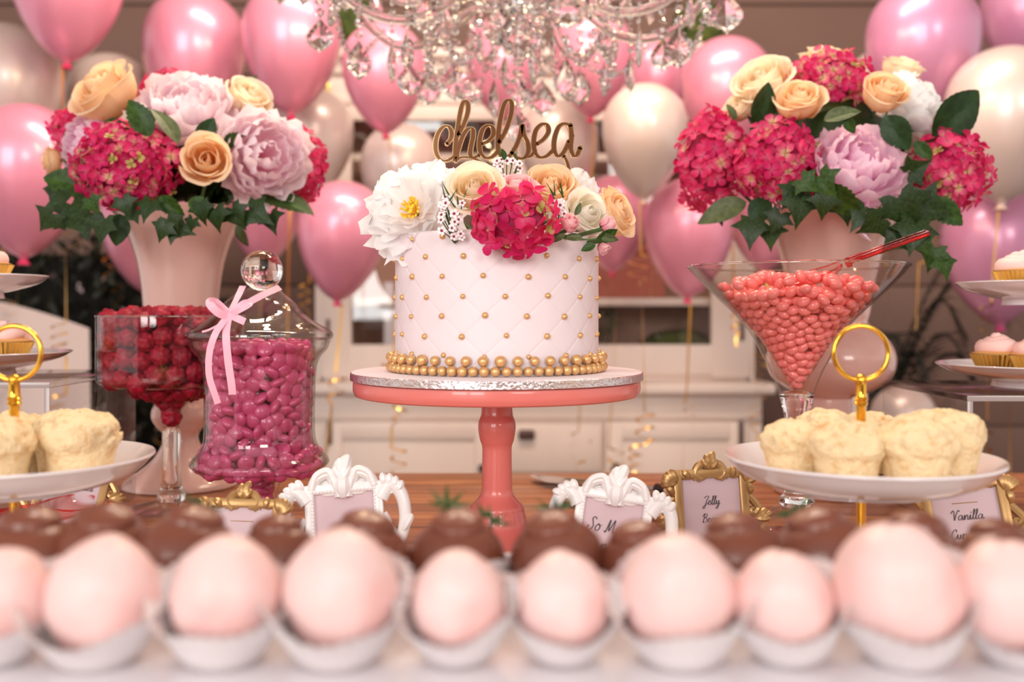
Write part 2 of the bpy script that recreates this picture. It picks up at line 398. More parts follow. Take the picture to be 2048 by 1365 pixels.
# slipcovered chairs behind the table
M_slip = mat('white_slipcover', (196, 182, 180), .85, bump=(16, .25, .01), sheen=.3)
def chair(label, loc, rz):
    t = thing('slipcovered_chair', label, 'chair', loc, (0, 0, rz), group='slipcovered chairs')
    b = MB(); n = 14; vs = []; fs = []
    prof = []
    for i in range(n+1):
        u = -1+2*i/n; prof.append((u*.235, .945+.075*(1-abs(u)**1.3)))
    for yy in (-.05, .05):
        for (x, z) in prof: vs.append((x, yy+.04*0, z))
        for (x, z) in prof: vs.append((x*1.02, yy*1.2, .44))
    m = n+1
    for i in range(n):
        fs += [(i, i+1, m+i+1, m+i), (2*m+i, 3*m+i, 3*m+i+1, 2*m+i+1), (i, 2*m+i, 2*m+i+1, i+1)]
    fs += [(0, m, 3*m, 2*m), (m-1, 3*m-1, 4*m-1, 2*m-1), tuple(m+i for i in range(m))+tuple(3*m+i for i in range(m-1, -1, -1))]
    part('backrest', b.add(vs, fs), M_slip, t, (0, .2, 0), (-.1, 0, 0))
    part('seat', MB().bbox((0, 0, .44), (.47, .46, .09), .03, 3), M_slip, t)
    sk = MB(); vs = []; N = 72
    for (z, g) in ((.42, 1), (.02, 1.06)):
        for k in range(N):
            a = 2*PI*k/N; r = .235/max(abs(math.cos(a)), abs(math.sin(a)))
            r = min(r, .3)*g*(1+(.025*math.sin(9*a) if z < .1 else 0)); vs.append((r*math.cos(a), r*math.sin(a), z))
    part('skirt', sk.add(vs, [(k, (k+1) % N, N+(k+1) % N, N+k) for k in range(N)]), M_slip, t)
chair('white slipcovered chair in front of the dark hedge', (-1.27, 2.42, 0), .45)
chair('white slipcovered chair behind the tall cocktail glass of jelly beans', (.52, 2.55, 0), -1.75)

# dark palm in the corner by the cabinet
M_palm = mat('dark_palm_leaf', (30, 34, 24), .55)
def palm(label, loc, n, seed, h, spread):
    t = thing('potted_palm', label, 'plant', loc, group='potted palms')
    part('pot', MB().lathe(cr([(.001, 0), (.12, 0), (.15, .15), (.16, .3), (.15, .3)], 4), 28), M_terra, t)
    r = random.Random(seed)
    for i in range(n):
        a = r.uniform(0, 6.28); L = r.uniform(.7, 1)*spread; zt_ = h*r.uniform(.55, 1)
        P = cr([(0, 0, .28), (math.cos(a)*L*.25, math.sin(a)*L*.25*.6, zt_*.7), (math.cos(a)*L*.65, math.sin(a)*L*.5, zt_), (math.cos(a)*L, math.sin(a)*L*.6, zt_*.88)], 6)
        m = MB().tube(P, .004, 5)
        for j in range(7, len(P)-1):
            for s in (-1, 1):
                for q in range(2):
                    p = Vector(P[j]).lerp(Vector(P[j+1]), q*.5); tg = (Vector(P[j+1])-Vector(P[j-1])).normalized(); sd = tg.cross(Vector((0, 0, 1))).normalized()*s
                    e = p+sd*.1+tg*.07-Vector((0, 0, .03)); w = tg*.006
                    m.add([p-w, p+w, e], [(0, 1, 2)])
        part('frond', m, M_palm, t, smooth=False)
palm('dark potted palm beside the cupcake tower at the wall', (1.2, 3.35, 0), 14, 4, 1.25, .5)
palm('dark potted palm between hedge and cabinet', (-.85, 3.02, 0), 9, 9, 1.15, .2)
# ================================================================ BALLOONS
M_bal = {'pink': mat('pink_pearl_latex', (232, 150, 176), .34, metal=.25, coat=.55, coat_rough=.14, sss=.15, sssr=.03),
         'pearl': mat('white_pearl_latex', (220, 202, 196), .36, metal=.25, coat=.55, coat_rough=.14, sss=.15, sssr=.03),
         'mauve': mat('mauve_pearl_latex', (206, 142, 178), .34, metal=.25, coat=.55, coat_rough=.14, sss=.15, sssr=.03)}
M_knot = {'pink': mat('pink_latex_knot', (232, 60, 112), .35), 'pearl': mat('pearl_latex_knot', (234, 204, 190), .35), 'mauve': mat('mauve_latex_knot', (190, 60, 120), .35)}
bprof = [(0, 1), (.26, .965), (.5, .866), (.71, .705), (.87, .5), (.965, .26), (1, 0), (.985, -.28), (.93, -.55), (.82, -.85), (.66, -1.14), (.45, -1.42), (.25, -1.6), (.11, -1.68), (.07, -1.72)]
BAL = {k: MB().lathe(cr(bprof, 4), 40).me('balloon_skin', M_bal[k], sharp=0) for k in M_bal}
KNOT = {k: MB().lathe(cr([(.001, -1.67), (.075, -1.69), (.06, -1.73), (.07, -1.76), (.11, -1.82), (.05, -1.81), (.001, -1.8)], 4), 16).me('knot', M_knot[k]) for k in M_bal}
rb = random.Random(11)
def ribbon_mesh(z0, z1, seed, curls):
    r = random.Random(seed); P = []; z = z0; sway = r.uniform(0, 6); i = 0
    step = .012
    cs = sorted(r.uniform(z1+.1, z0-.12) for _ in range(curls))
    while z > z1:
        hit = [c for c in cs if 0 <= c-z < step]
        P.append((.012*math.sin(z*4+sway), .01*math.cos(z*3+sway), z))
        if hit:
            R = r.uniform(.012, .026); turns = r.uniform(1.5, 3); n = int(turns*14); b = P[-1]; ph = r.uniform(0, 6)
            for k in range(n):
                t = 2*PI*turns*k/n
                P.append((b[0]+R*(math.cos(t+ph)-math.cos(ph)), b[1]+R*(math.sin(t+ph)-math.sin(ph)), b[2]-.07*k/n))
            z -= .07
        z -= step
    if len(P) < 3: P = [(0, 0, z0), (0, 0, z0-.02), (0, 0, z0-.04)]
    tw = r.uniform(0, 6)
    return MB().ribbon(P, .0062, lambda i: Vector((math.cos(tw+i*.02), math.sin(tw+i*.02), .2)))
# x centre, y top, width px, distance, colour, ribbon, label
BL = [
 (135, -170, 218, 2.45, 'pink', 1, 'pink balloon cut by the top edge above the peach rose bouquet'),
 (12, 48, 214, 2.62, 'pearl', 1, 'white pearl balloon cut off at the picture edge above a big pink one'),
 (222, 108, 186, 2.85, 'pearl', 0, 'white pearl balloon directly behind the peach rose top of a bouquet'),
 (390, -18, 203, 2.75, 'pink', 0, 'pink balloon above the palest pink peony'),
 (584, -36, 196, 2.6, 'pink', 1, 'pink balloon with knot showing beside the outermost crystal drop'),
 (52, 208, 228, 2.3, 'pink', 1, 'large mauve-pink balloon behind the ivy, above the cupcake plates'),
 (296, 340, 186, 2.9, 'pink', 1, 'pink balloon half hidden behind the flared rim of a vase'),
 (626, 178, 162, 2.9, 'pearl', 1, 'white pearl balloon between bouquet and cabinet stile'),
 (768, 44, 166, 2.5, 'pink', 1, 'pink balloon under the crystals with knot above a white balloon'),
 (686, 362, 178, 2.55, 'pink', 1, 'pink balloon beside the white peony on the cake'),
 (801, 247, 158, 2.85, 'pearl', 0, 'white pearl balloon peeking over the white peony on the cake'),
 (1005, 34, 152, 2.9, 'pink', 0, 'pink balloon veiled by the middle crystal strands'),
 (1118, 200, 158, 2.85, 'pearl', 0, 'white pearl balloon behind the end of the gold name topper'),
 (1186, 18, 160, 2.6, 'pink', 1, 'pink balloon with knot showing beneath the crystals beside a pearl balloon'),
 (1312, 74, 134, 2.95, 'pink', 0, 'narrow pink balloon tucked behind a pearl one under the crystals'),
 (1290, 167, 170, 2.45, 'pearl', 1, 'white pearl balloon in full view beside the cake topper'),
 (1455, 74, 182, 2.7, 'pink', 0, 'pink balloon next to the topiary behind the cream rose'),
 (1378, 356, 178, 2.6, 'pink', 1, 'pink balloon over the cocktail glass rim beside hydrangeas'),
 (1226, 350, 144, 2.85, 'pink', 1, 'pink balloon behind the peach rose edge of the cake'),
 (1532, 330, 158, 2.9, 'pink', 0, 'pink balloon behind the vase rim of the hydrangea bouquet'),
 (1845, -38, 218, 2.5, 'mauve', 0, 'large mauve balloon above the white peony at the picture top'),
 (2052, -80, 170, 2.75, 'mauve', 0, 'mauve balloon cut off in the top corner'),
 (2012, 94, 232, 2.35, 'pearl', 1, 'large white pearl balloon beside the broad dark leaf'),
 (1770, 96, 160, 2.95, 'pearl', 0, 'white pearl balloon hidden behind rose and hydrangea tops'),
 (1990, 372, 206, 2.6, 'mauve', 1, 'mauve balloon behind the upper cupcake plate'),
 (530, 330, 150, 2.95, 'pink', 1, 'pink balloon behind the glass lid knob'),
 (1806, 770, 128, 2.7, 'pearl', 0, 'white pearl balloon hanging low behind the cake plate with muffins'),
]
for (x, yt, w, D, c, rib, lab) in BL:
    r = w/2*D/F; c0 = at(x, yt+w/2, D)
    t = thing('balloon', lab, 'balloon', c0, (rb.uniform(-.06, .06), rb.uniform(-.06, .06), rb.uniform(0, 6)), 'party balloons')
    ob('balloon_skin', BAL[c], t, scale=r); ob('knot', KNOT[c], t, scale=r)
    z1 = -(c0.z-.03) if rib else -1.8*r-.5
    part('ribbon', ribbon_mesh(-1.76*r, z1, int(x), rb.choice((4, 6, 7))), M_goldrib, t)

# ================================================================ CHANDELIER
CHX, CHD = 1040, 1.6
hub = at(CHX, 40, CHD)
ch = thing('crystal_chandelier', 'clear crystal chandelier hung with pear drops above the cake', 'chandelier', hub)
M_bulb = mat('candle_bulb', (255, 214, 160), .3, emit=45); M_candle = mat('candle_sleeve', (244, 236, 224), .4)
part('stem', MB().lathe(cr([(.001, -.06), (.02, -.055), (.035, -.03), (.022, .0), (.03, .03), (.05, .05), (.03, .075), (.018, .12), (.03, .17), (.018, .22), (.012, .4), (.008, .8)], 5), 20), M_glass_thick, ch)
ceil_z = 2.9
part('hanging_rod', MB().tube([(0, 0, .78), (0, 0, ceil_z-hub.z)], .006, 8).lathe([(.001, ceil_z-hub.z), (.06, ceil_z-hub.z-.002), (.05, ceil_z-hub.z-.03), (.001, ceil_z-hub.z-.04)], 24), M_gold, ch)
arm = MB().tube(cr([(.025, 0, .02), (.09, 0, .03), (.17, 0, -.012), (.25, 0, -.005), (.32, 0, .055), (.345, 0, .13)], 7), .0075, 10).me('arm', M_glass_thick)
armb = MB().tube(cr([(.02, 0, .06), (.07, 0, .10), (.13, 0, .05), (.2, 0, .04), (.24, 0, .1), (.2, 0, .13)], 7), .006, 10).me('arm', M_glass_thick)
dish = MB().lathe(cr([(.001, .0), (.02, .0), (.045, .012), (.055, .024), (.05, .022), (.02, .005), (.001, .005)], 4), 24).me('drip_dish', M_glass_thick)
cand = MB().lathe([(.001, 0), (.011, 0), (.011, .08), (.001, .08)], 16).me('candle_sleeve', M_candle)
bulb = MB().lathe(cr([(.001, 0), (.01, .005), (.016, .025), (.008, .05), (.001, .062)], 5), 16).me('bulb', M_bulb)
for k in range(8):
    a = 2*PI*(k+.35)/8; q = Euler((0, 0, a)); e = Vector((.345*math.cos(a), .345*math.sin(a), .13))
    ob('arm', arm, ch, rot=q); ob('arm', armb, ch, rot=Euler((0, 0, a+.35)))
    dsh = ob('drip_dish', dish, ch, e); cs = ob('candle_sleeve', cand, ch, e+Vector((0, 0, .006))); ob('bulb', bulb, cs, (0, 0, .08))
for k in range(4):
    a = 2*PI*(k+.2)/4; d = bpy.data.lights.new('candle_light', 'POINT'); d.energy = 5.5; d.color = (1, .72, .46); d.shadow_soft_size = .03
    l = bpy.data.objects.new('candle_light', d); COL.objects.link(l); l.location = hub+Vector((.345*math.cos(a), .345*math.sin(a), .32))
# cut drops: pear outline with scalloped edge, raised lozenge front and back
def drop_mesh(jag):
    out = []; N = 18
    pts = [(0, 1), (.16, .72), (.34, .42), (.5, .12), (.56, -.18), (.5, -.45), (.34, -.7), (.14, -.86), (0, -1)]
    right = cr(pts, 2)
    ring = [(p[0]*(1+(jag if i % 2 else -jag)), p[1]) for i, p in enumerate(right)]
    ring = ring + [(-x, z) for (x, z) in ring[-2:0:-1]]
    n = len(ring); vs = [(x, 0, z) for x, z in ring]
    mid = [(x*.62, -.15, z*.66-.08) for x, z in ring]; midb = [(x*.62, .15, z*.66-.08) for x, z in ring]
    loz = [(0, -.24, .3), (.22, -.24, -.14), (0, -.24, -.5), (-.22, -.24, -.14)]
    m = MB(); fs = []
    vs2 = vs+mid+midb
    for i in range(n):
        j = (i+1) % n
        fs += [(i, j, n+j), (i, n+j, n+i), (i, 2*n+j, j), (i, 2*n+i, 2*n+j)]
    vs2 += [(0, -.25, -.1), (0, .25, -.1)]
    for i in range(0, n):
        j = (i+1) % n; fs += [(n+i, n+j, 3*n), (2*n+j, 2*n+i, 3*n+1)]
    m.add(vs2, fs); return m.me('crystal_drop', M_crystal, smooth=False)
DROP = [drop_mesh(.03), drop_mesh(.06)]
def icos(r=1):
    bm = bmesh.new(); bmesh.ops.create_icosphere(bm, subdivisions=1, radius=r)
    d = bpy.data.meshes.new('crystal_bead'); bm.to_mesh(d); bm.free(); d.materials.append(M_crystal); return d
BEAD = icos()
rc = random.Random(3)
def drop(x, y0, y1, w, beads, D=None):
    D = D or CHD+rc.uniform(-.16, .16)
    h = (y1-y0)/2*D/F; c = at(x, (y0+y1)/2, D)-hub
    ob('crystal_drop', rc.choice(DROP), ch, c, Euler((0, 0, rc.uniform(-.5, .5) if w > 35 else rc.uniform(.9, 1.3))), (max(w, 40)*1.0*D/F, h*.8, h*1.06))
    y = y0-2; z_top = y0-beads
    while y > z_top:
        rr = rc.uniform(8, 12.5) if w > 35 else rc.uniform(4.5, 7); y -= rr
        ob('crystal_bead', BEAD, ch, at(x+rc.uniform(-1, 1), y, D)-hub, Euler((rc.uniform(0, 3), rc.uniform(0, 3), 0)), (rr*D/F, rr*.7*D/F, rr*D/F)); y -= rr+1.5
for d in [(640, 38, 103, 52, 60), (718, 82, 158, 46, 80), (784, 82, 166, 26, 80), (815, 60, 144, 24, 60), (818, 128, 191, 45, 40), (858, 140, 212, 46, 130),
          (848, -8, 66, 52, 30), (910, 124, 201, 54, 120), (942, 148, 213, 44, 120), (988, 160, 236, 30, 150), (998, 8, 92, 62, 40), (1040, 160, 216, 40, 150),
          (1067, 82, 170, 30, 110), (1084, 160, 232, 50, 150), (1131, 115, 198, 46, 40), (1160, 138, 211, 40, 120), (1136, -12, 56, 58, 20), (1215, 44, 123, 48, 60),
          (1208, 122, 196, 32, 60), (1260, 110, 184, 30, 110), (1278, 50, 136, 24, 50), (1325, 78, 141, 44, 90), (1358, 54, 135, 56, 80), (1381, -14, 59, 34, 20),
          (1453, -14, 65, 58, 20), (1032, 214, 284, 54, 190), (560, -60, 8, 40, 30), (605, -58, 10, 30, 30), (690, -40, 22, 34, 30), (752, -20, 42, 30, 60),
          (885, 30, 90, 30, 60), (960, 60, 130, 30, 80), (1010, 110, 176, 28, 130), (1105, 60, 120, 26, 90), (1180, -30, 40, 30, 30), (1240, 0, 60, 30, 30), (1300, -10, 50, 28, 30)]:
    drop(*d)
# swags of beads between the arms
for k in range(10):
    a0 = 2*PI*k/10; a1 = 2*PI*(k+1)/10
    for R, z0, sag, n in ((.30, .03, .06, 16), (.15, .0, .10, 13)):
        for i in range(n):
            t = i/n; a = a0+(a1-a0)*t
            ob('crystal_bead', BEAD, ch, (R*math.cos(a), R*math.sin(a), z0-sag*math.sin(PI*t)), Euler((rc.uniform(0, 3), rc.uniform(0, 3), 0)), .0062)
# ================================================================ CAKE ON STAND
CK = at(994, 0, 1.0); CKX = CK.x
M_coral = mat('coral_enamel', (230, 124, 116), .3, coat=.5)
M_fond = mat('pale_pink_fondant', (236, 222, 226), .5, sss=.1, sssr=.01)
M_board = mat('iced_cake_board', (236, 224, 228), .45)
M_silver = mat('crinkled_silver_foil', (226, 220, 222), .25, metal=1, bump=(220, .6, .002))
M_pearl = mat('gold_sugar_pearl', (234, 192, 138), .36, metal=.55, var=(300, (216, 164, 106), .4, .6))
st = thing('cake_stand', 'coral pedestal cake stand with turned stem under the quilted cake', 'cake stand', (CKX, 1.0, TZ))
part('plate', MB().lathe(cr([(.001, .158), (.1, .158), (.136, .157), (.1425, .161), (.1432, .169), (.1425, .1722)], 5)+[(.138, .1728), (.001, .1728)], 96), M_coral, st)
part('pedestal', MB().lathe(cr([(.016, .159), (.0155, .152), (.0156, .142), (.0162, .136), (.0184, .130), (.0188, .122), (.0172, .112), (.0152, .106), (.0148, .098), (.0152, .07), (.0158, .060), (.0195, .053), (.0262, .046), (.0275, .041), (.029, .036), (.033, .026), (.05, .014), (.069, .007), (.071, .0), (.001, 0)], 5), 56), M_coral, st)
bd_ = thing('cake_board', 'round iced board with crinkled silver foil edge under the cake', 'cake board', (CKX, 1.0, TZ+.173))
part('board_top', MB().lathe([(.001, .0085), (.143, .0085), (.1445, .0078)], 96), M_board, bd_)
part('foil_edge', MB().lathe([(.1445, .0078), (.1458, .0072), (.1458, .0006), (.1445, 0), (.001, 0)], 160), M_silver, bd_)
cz0 = TZ+.1816; CR = .1015; CH = .134
cake = thing('quilted_cake', 'pale pink quilted fondant cake studded with gold pearls', 'cake', (CKX, 1.0, cz0))
# angle convention: phi=0 faces the camera (-Y), positive to the picture right
NA = 16; ph0 = math.radians(5.4); RH = .0182
zA = .0185  # lowest dot row (B phase)
def groove(phi, z):
    # two families of diagonal creases through the dots
    u = (phi-ph0)/(2*PI/NA); v = (z-zA)/(2*RH)
    a = (u+v-.5); b = (u-v-.5)
    da = abs(a-round(a))*.0283; db = abs(b-round(b))*.0283
    d = min(da, db)
    return -.0006*math.exp(-(d/.0007)**2)+.0001*(min(da, db)/.0141)
NS = 512; NZ = 110
vs = []; fs = []
edge = [(CR-.004+.004*math.sin(t), CH-.004+.004*math.cos(t)) for t in (PI/2, PI/3, PI/6, 0)]
for i in range(NZ+1):
    z = (CH-.004)*i/NZ
    for k in range(NS):
        phi = 2*PI*k/NS; r = CR+groove(phi, z)
        vs.append((r*math.sin(phi), -r*math.cos(phi), z))
for (r, z) in edge[1:]+[(CR*.6, CH), (.001, CH)]:
    for k in range(NS):
        phi = 2*PI*k/NS; vs.append((r*math.sin(phi), -r*math.cos(phi), z))
nr = NZ+1+5
for i in range(nr-1):
    for k in range(NS): k2 = (k+1) % NS; fs.append((i*NS+k, i*NS+k2, (i+1)*NS+k2, (i+1)*NS+k))
part('fondant_body', MB().add(vs, fs), M_fond, cake, sharp=0)
dot = MB().sphere((0, 0, 0), 1, 12, 8).me('gold_pearl', M_pearl, sharp=0)
rp = random.Random(2)
for row in range(7):
    z = zA+row*RH; off = .5 if row % 2 == 0 else 0
    for k in range(NA):
        phi = ph0+(k+off)*2*PI/NA+rp.uniform(-.012, .012); r = CR+.0004; s = rp.uniform(.0024, .003)
        if row == 0: s *= rp.uniform(.75, 1.1)
        ob('gold_pearl', dot, cake, (r*math.sin(phi), -r*math.cos(phi), z+rp.uniform(-.0008, .0008)), scale=s)
for k in range(66):
    phi = 2*PI*k/66; s = .0049*rp.uniform(.93, 1.04); r = CR+.0046
    ob('gold_pearl', dot, cake, (r*math.sin(phi), -r*math.cos(phi), .0049), scale=s)
for k in range(42):
    phi = 2*PI*(k+.3)/42; s = .0052*rp.uniform(.88, 1.06); r = CR+.0040
    ob('gold_pearl', dot, cake, (r*math.sin(phi), -r*math.cos(phi), .0128+.0012), scale=s)

# ---------------------------------------------------------------- gold name topper, drawn as strokes
M_mirror = mat('gold_mirror_acrylic', (246, 190, 140), .1, metal=1)
M_tedge = mat('gold_acrylic_edge', (255, 222, 168), .15, metal=.8)
STK = [
 ([(752, 738), (772, 712), (776, 676), (760, 650), (735, 650), (708, 682), (695, 730), (697, 780), (715, 815), (745, 825), (775, 812), (800, 790)], 1.0),
 ([(812, 690), (838, 640), (858, 580), (860, 535), (846, 518), (830, 540), (815, 610), (803, 690), (795, 770), (798, 822)], 1.0),
 ([(800, 815), (812, 760), (835, 695), (862, 660), (884, 664), (886, 700), (874, 760), (872, 795), (888, 808), (918, 795)], 1.0),
 ([(798, 820), (830, 806), (880, 810), (930, 832), (985, 868)], .8),
 ([(932, 738), (965, 722), (990, 690), (986, 655), (962, 643), (935, 665), (920, 720), (922, 775), (945, 807), (980, 806), (1014, 775)], 1.0),
 ([(1020, 728), (1052, 672), (1078, 595), (1084, 535), (1068, 513), (1046, 535), (1026, 610), (1014, 700), (1014, 765), (1030, 800), (1060, 806), (1090, 782)], 1.0),
 ([(1082, 788), (1108, 745), (1128, 690), (1138, 640), (1146, 690), (1166, 735), (1168, 780), (1146, 810), (1112, 808), (1085, 784)], 1.0),
 ([(1150, 806), (1180, 800), (1205, 770)], .8),
 ([(1212, 738), (1248, 712), (1272, 675), (1264, 642), (1238, 637), (1208, 668), (1196, 725), (1202, 780), (1226, 806), (1262, 800), (1300, 765)], 1.0),
 ([(1392, 700), (1380, 650), (1352, 634), (1322, 655), (1302, 715), (1302, 775), (1322, 800), (1350, 780), (1378, 725)], 1.0),
 ([(1384, 642), (1390, 700), (1386, 760), (1398, 796), (1418, 795), (1434, 758)], 1.0),
 ([(975, 858), (985, 930), (986, 1060)], .7), ([(1350, 800), (1372, 850), (1376, 930), (1376, 1060)], .7)]
TD = 1.0
def stroke_prism(mb, P2, wfun, y0, y1):
    n = len(P2); L = []; R = []
    for i in range(n):
        t = P2[min(i+1, n-1)]-P2[max(i-1, 0)]; l = np.hypot(*t) or 1; t = t/l; w = wfun(i, t)/2
        nrm = np.array((-t[1], t[0])); L.append(P2[i]+nrm*w); R.append(P2[i]-nrm*w)
    vs = [(p[0], y, p[1]) for y in (y0, y1) for S in (L, R) for p in S]; fs = []
    for i in range(n-1):
        fs += [(i, i+1, n+i+1, n+i), (2*n+i, 3*n+i, 3*n+i+1, 2*n+i+1), (i, 2*n+i, 2*n+i+1, i+1), (n+i, n+i+1, 3*n+i+1, 3*n+i)]
    fs += [(0, n, 3*n, 2*n), (n-1, 3*n-1, 4*n-1, 2*n-1)]
    mb.add(vs, fs)
    for e in (0, n-1):   # round ends
        w = np.hypot(*(L[e]-R[e]))/2; c = P2[e]; K = 10
        v = [(c[0]+w*math.cos(2*PI*k/K), y, c[1]+w*math.sin(2*PI*k/K)) for y in (y0, y1) for k in range(K)]
        mb.add(v, [tuple(range(K)), tuple(range(2*K-1, K-1, -1))]+[(k, (k+1) % K, K+(k+1) % K, K+k) for k in range(K)])
o0 = at(600+1060/2.56, 800/2.56, TD)
tp = thing('cake_topper', 'gold mirrored script name topper standing in the cake flowers', 'cake topper', (o0.x, TD, o0.z))
face = MB(); rim = MB()
for P, wk in STK:
    Q = [np.array([((600+p[0]/2.56)-1024)/F*TD-o0.x, CZ-((p[1]/2.56)-625)/F*TD-o0.z]) for p in cr(P, 8)]
    wf = lambda i, t: (.0014+.0027*abs(t[1])**1.6)*wk
    off = .00008*len(face.v)/400; stroke_prism(face, Q, wf, -.0019-off, -.0012-off)
    stroke_prism(rim, Q, lambda i, t: wf(i, t)+.0016, -.0012+off, .0018+off)
part('mirror_face', face, M_mirror, tp, smooth=False); part('lettering_body', rim, M_tedge, tp, smooth=False)
# ================================================================ FLOWERS
def petal(prof, span, tipk=.3, ruff=0., rf=6., seed=0., nu=8, nv=8, base=.35, notch=0., name='petal', m=None):
    C = np.array(cr(prof, 8)); T = np.linspace(0, 1, len(C)); vs = []; fs = []
    rr_ = random.Random(int(seed*77)+5)
    for iv in range(nv+1):
        v = iv/nv
        for iu in range(nu+1):
            u = -1+2*iu/nu
            t = v*(1-tipk*abs(u)**2.2)
            if notch and iv == nv: t -= notch*rr_.random()
            r = np.interp(t, T, C[:, 0]); z = np.interp(t, T, C[:, 1])
            wf = base+(1-base)*math.sin(min(1, v*1.25)*PI/2); a = u*span*wf
            q = v*v
            r += ruff*q*(math.sin(rf*u+seed)+.5*math.sin(2.3*rf*u+seed*2)); z += .6*ruff*q*math.cos(rf*1.3*u+seed*3)
            vs.append((r*math.cos(a), r*math.sin(a), z))
    w = nu+1
    for iv in range(nv):
        for iu in range(nu): fs.append((iv*w+iu, iv*w+iu+1, (iv+1)*w+iu+1, (iv+1)*w+iu))
    return MB().add(vs, fs).me(name, m, sharp=0)
ROSE = [(2, [(.01, 0), (.08, .35), (.1, .8), (.03, 1.1)], 2.2, .05, .008, 0), (3, [(.02, 0), (.18, .35), (.2, .8), (.13, 1.12)], 1.9, .1, .012, 0), (3, [(.05, 0), (.3, .35), (.36, .8), (.27, 1.1)], 1.25, .12, .02, 0),
        (4, [(.05, 0), (.42, .3), (.53, .75), (.5, 1.05)], 1.1, .16, .02, 0), (5, [(.05, 0), (.52, .2), (.7, .6), (.73, .96), (.82, 1.0)], .95, .2, .03, 0),
        (5, [(.05, -.02), (.6, .1), (.86, .5), (.93, .82), (1.1, .84)], .85, .24, .035, 0)]
BUD = [(3, [(.02, 0), (.2, .35), (.25, .9), (.12, 1.3)], 1.8, .1, .01, 0), (4, [(.05, 0), (.42, .3), (.45, .8), (.36, 1.2)], 1.1, .2, .02, 0),
       (4, [(.05, 0), (.55, .25), (.62, .75), (.72, 1.12)], .9, .25, .03, 0)]
PEONY = [(7, [(.03, 0), (.25, .3), (.34, .7), (.2, .98)], .75, .25, .05, .1), (9, [(.03, 0), (.42, .25), (.56, .65), (.46, .98)], .6, .25, .06, .1),
         (10, [(.03, 0), (.55, .15), (.78, .55), (.72, .92)], .54, .25, .06, .1), (11, [(.03, -.02), (.62, .02), (.95, .4), (.98, .76)], .48, .26, .06, .1),
         (9, [(.03, -.05), (.6, -.1), (1.02, .15), (1.18, .45)], .5, .28, .07, .1)]
OPEN = [(7, [(.05, 0), (.3, .12), (.5, .45), (.62, .72)], .62, .25, .07, .14), (9, [(.05, 0), (.45, .05), (.75, .35), (.9, .66)], .52, .26, .08, .14),
        (10, [(.05, -.02), (.55, -.02), (.92, .2), (1.12, .42)], .46, .26, .08, .14), (11, [(.05, -.04), (.6, -.12), (1.05, -.02), (1.35, .12)], .42, .28, .09, .14)]
FM = {
 'peach': radial_mat('peach_rose_petal', [(0, (255, 180, 100)), (.7, (255, 210, 150)), (1.2, (255, 228, 190))], 1.0, .55, trl=.4),
 'cream': radial_mat('cream_rose_petal', [(0, (255, 214, 146)), (.7, (255, 232, 188)), (1.2, (255, 242, 218))], 1.0, .55, trl=.4),
 'blush': radial_mat('blush_peony_petal', [(0, (248, 150, 184)), (.35, (255, 216, 228)), (.9, (255, 240, 245))], 1.0, .6, trl=.4),
 'lilac': radial_mat('lilac_peony_petal', [(0, (232, 130, 180)), (.4, (250, 200, 226)), (1.1, (252, 226, 240))], 1.0, .6, trl=.4),
 'white': radial_mat('white_peony_petal', [(0, (255, 236, 226)), (.4, (255, 251, 250)), (1.0, (255, 255, 255))], 1.0, .6, trl=.4),
 'pinkrose': radial_mat('pink_spray_rose_petal', [(0, (240, 120, 148)), (.7, (246, 166, 184)), (1.2, (252, 210, 214))], 1.0, .55, trl=.4),
 'ivory': radial_mat('ivory_petal', [(0, (244, 236, 190)), (.6, (252, 246, 226)), (1.2, (254, 250, 240))], 1.0, .55, trl=.4)}
LAY = {}
def layers(kind, spec, mk, var=3):
    key = (kind, mk)
    if key not in LAY:
        LAY[key] = [(n, [petal(pr, sp, tk, rf_, 6 if no else 3.2, s*1.7+i, notch=no, m=FM[mk]) for s in range(var)]) for i, (n, pr, sp, tk, rf_, no) in enumerate(spec)]
    return LAY[key]
SPEC = {'rose': ROSE, 'bud': BUD, 'peony': PEONY, 'open_peony': OPEN}
M_stem = mat('flower_stem', (70, 96, 48), .5); M_sepal = mat('sepal_green', (92, 118, 58), .5)
M_leafs = {'ivy': mat('ivy_leaf_green', (42, 66, 24), .42, spec=.3, var=(8, (24, 40, 14), .35, .65)), 'serr': mat('serrated_leaf_green', (56, 88, 28), .45, spec=.3, var=(6, (34, 58, 18), .35, .65)),
           'lemon': mat('broad_leaf_green', (36, 66, 28), .4, spec=.3, var=(5, (24, 46, 18), .35, .65)), 'olive': mat('olive_leaf', (92, 104, 62), .5, var=(6, (64, 78, 44), .35, .65))}
M_stamen = mat('yellow_stamen', (248, 200, 60), .6)
SEPAL = MB().add([(0, 0, 0), (.3, -.12, .02), (.62, 0, .28), (.3, .12, .02)], [(0, 1, 2), (0, 2, 3)]).me('sepal', M_sepal)
rf = random.Random(21)
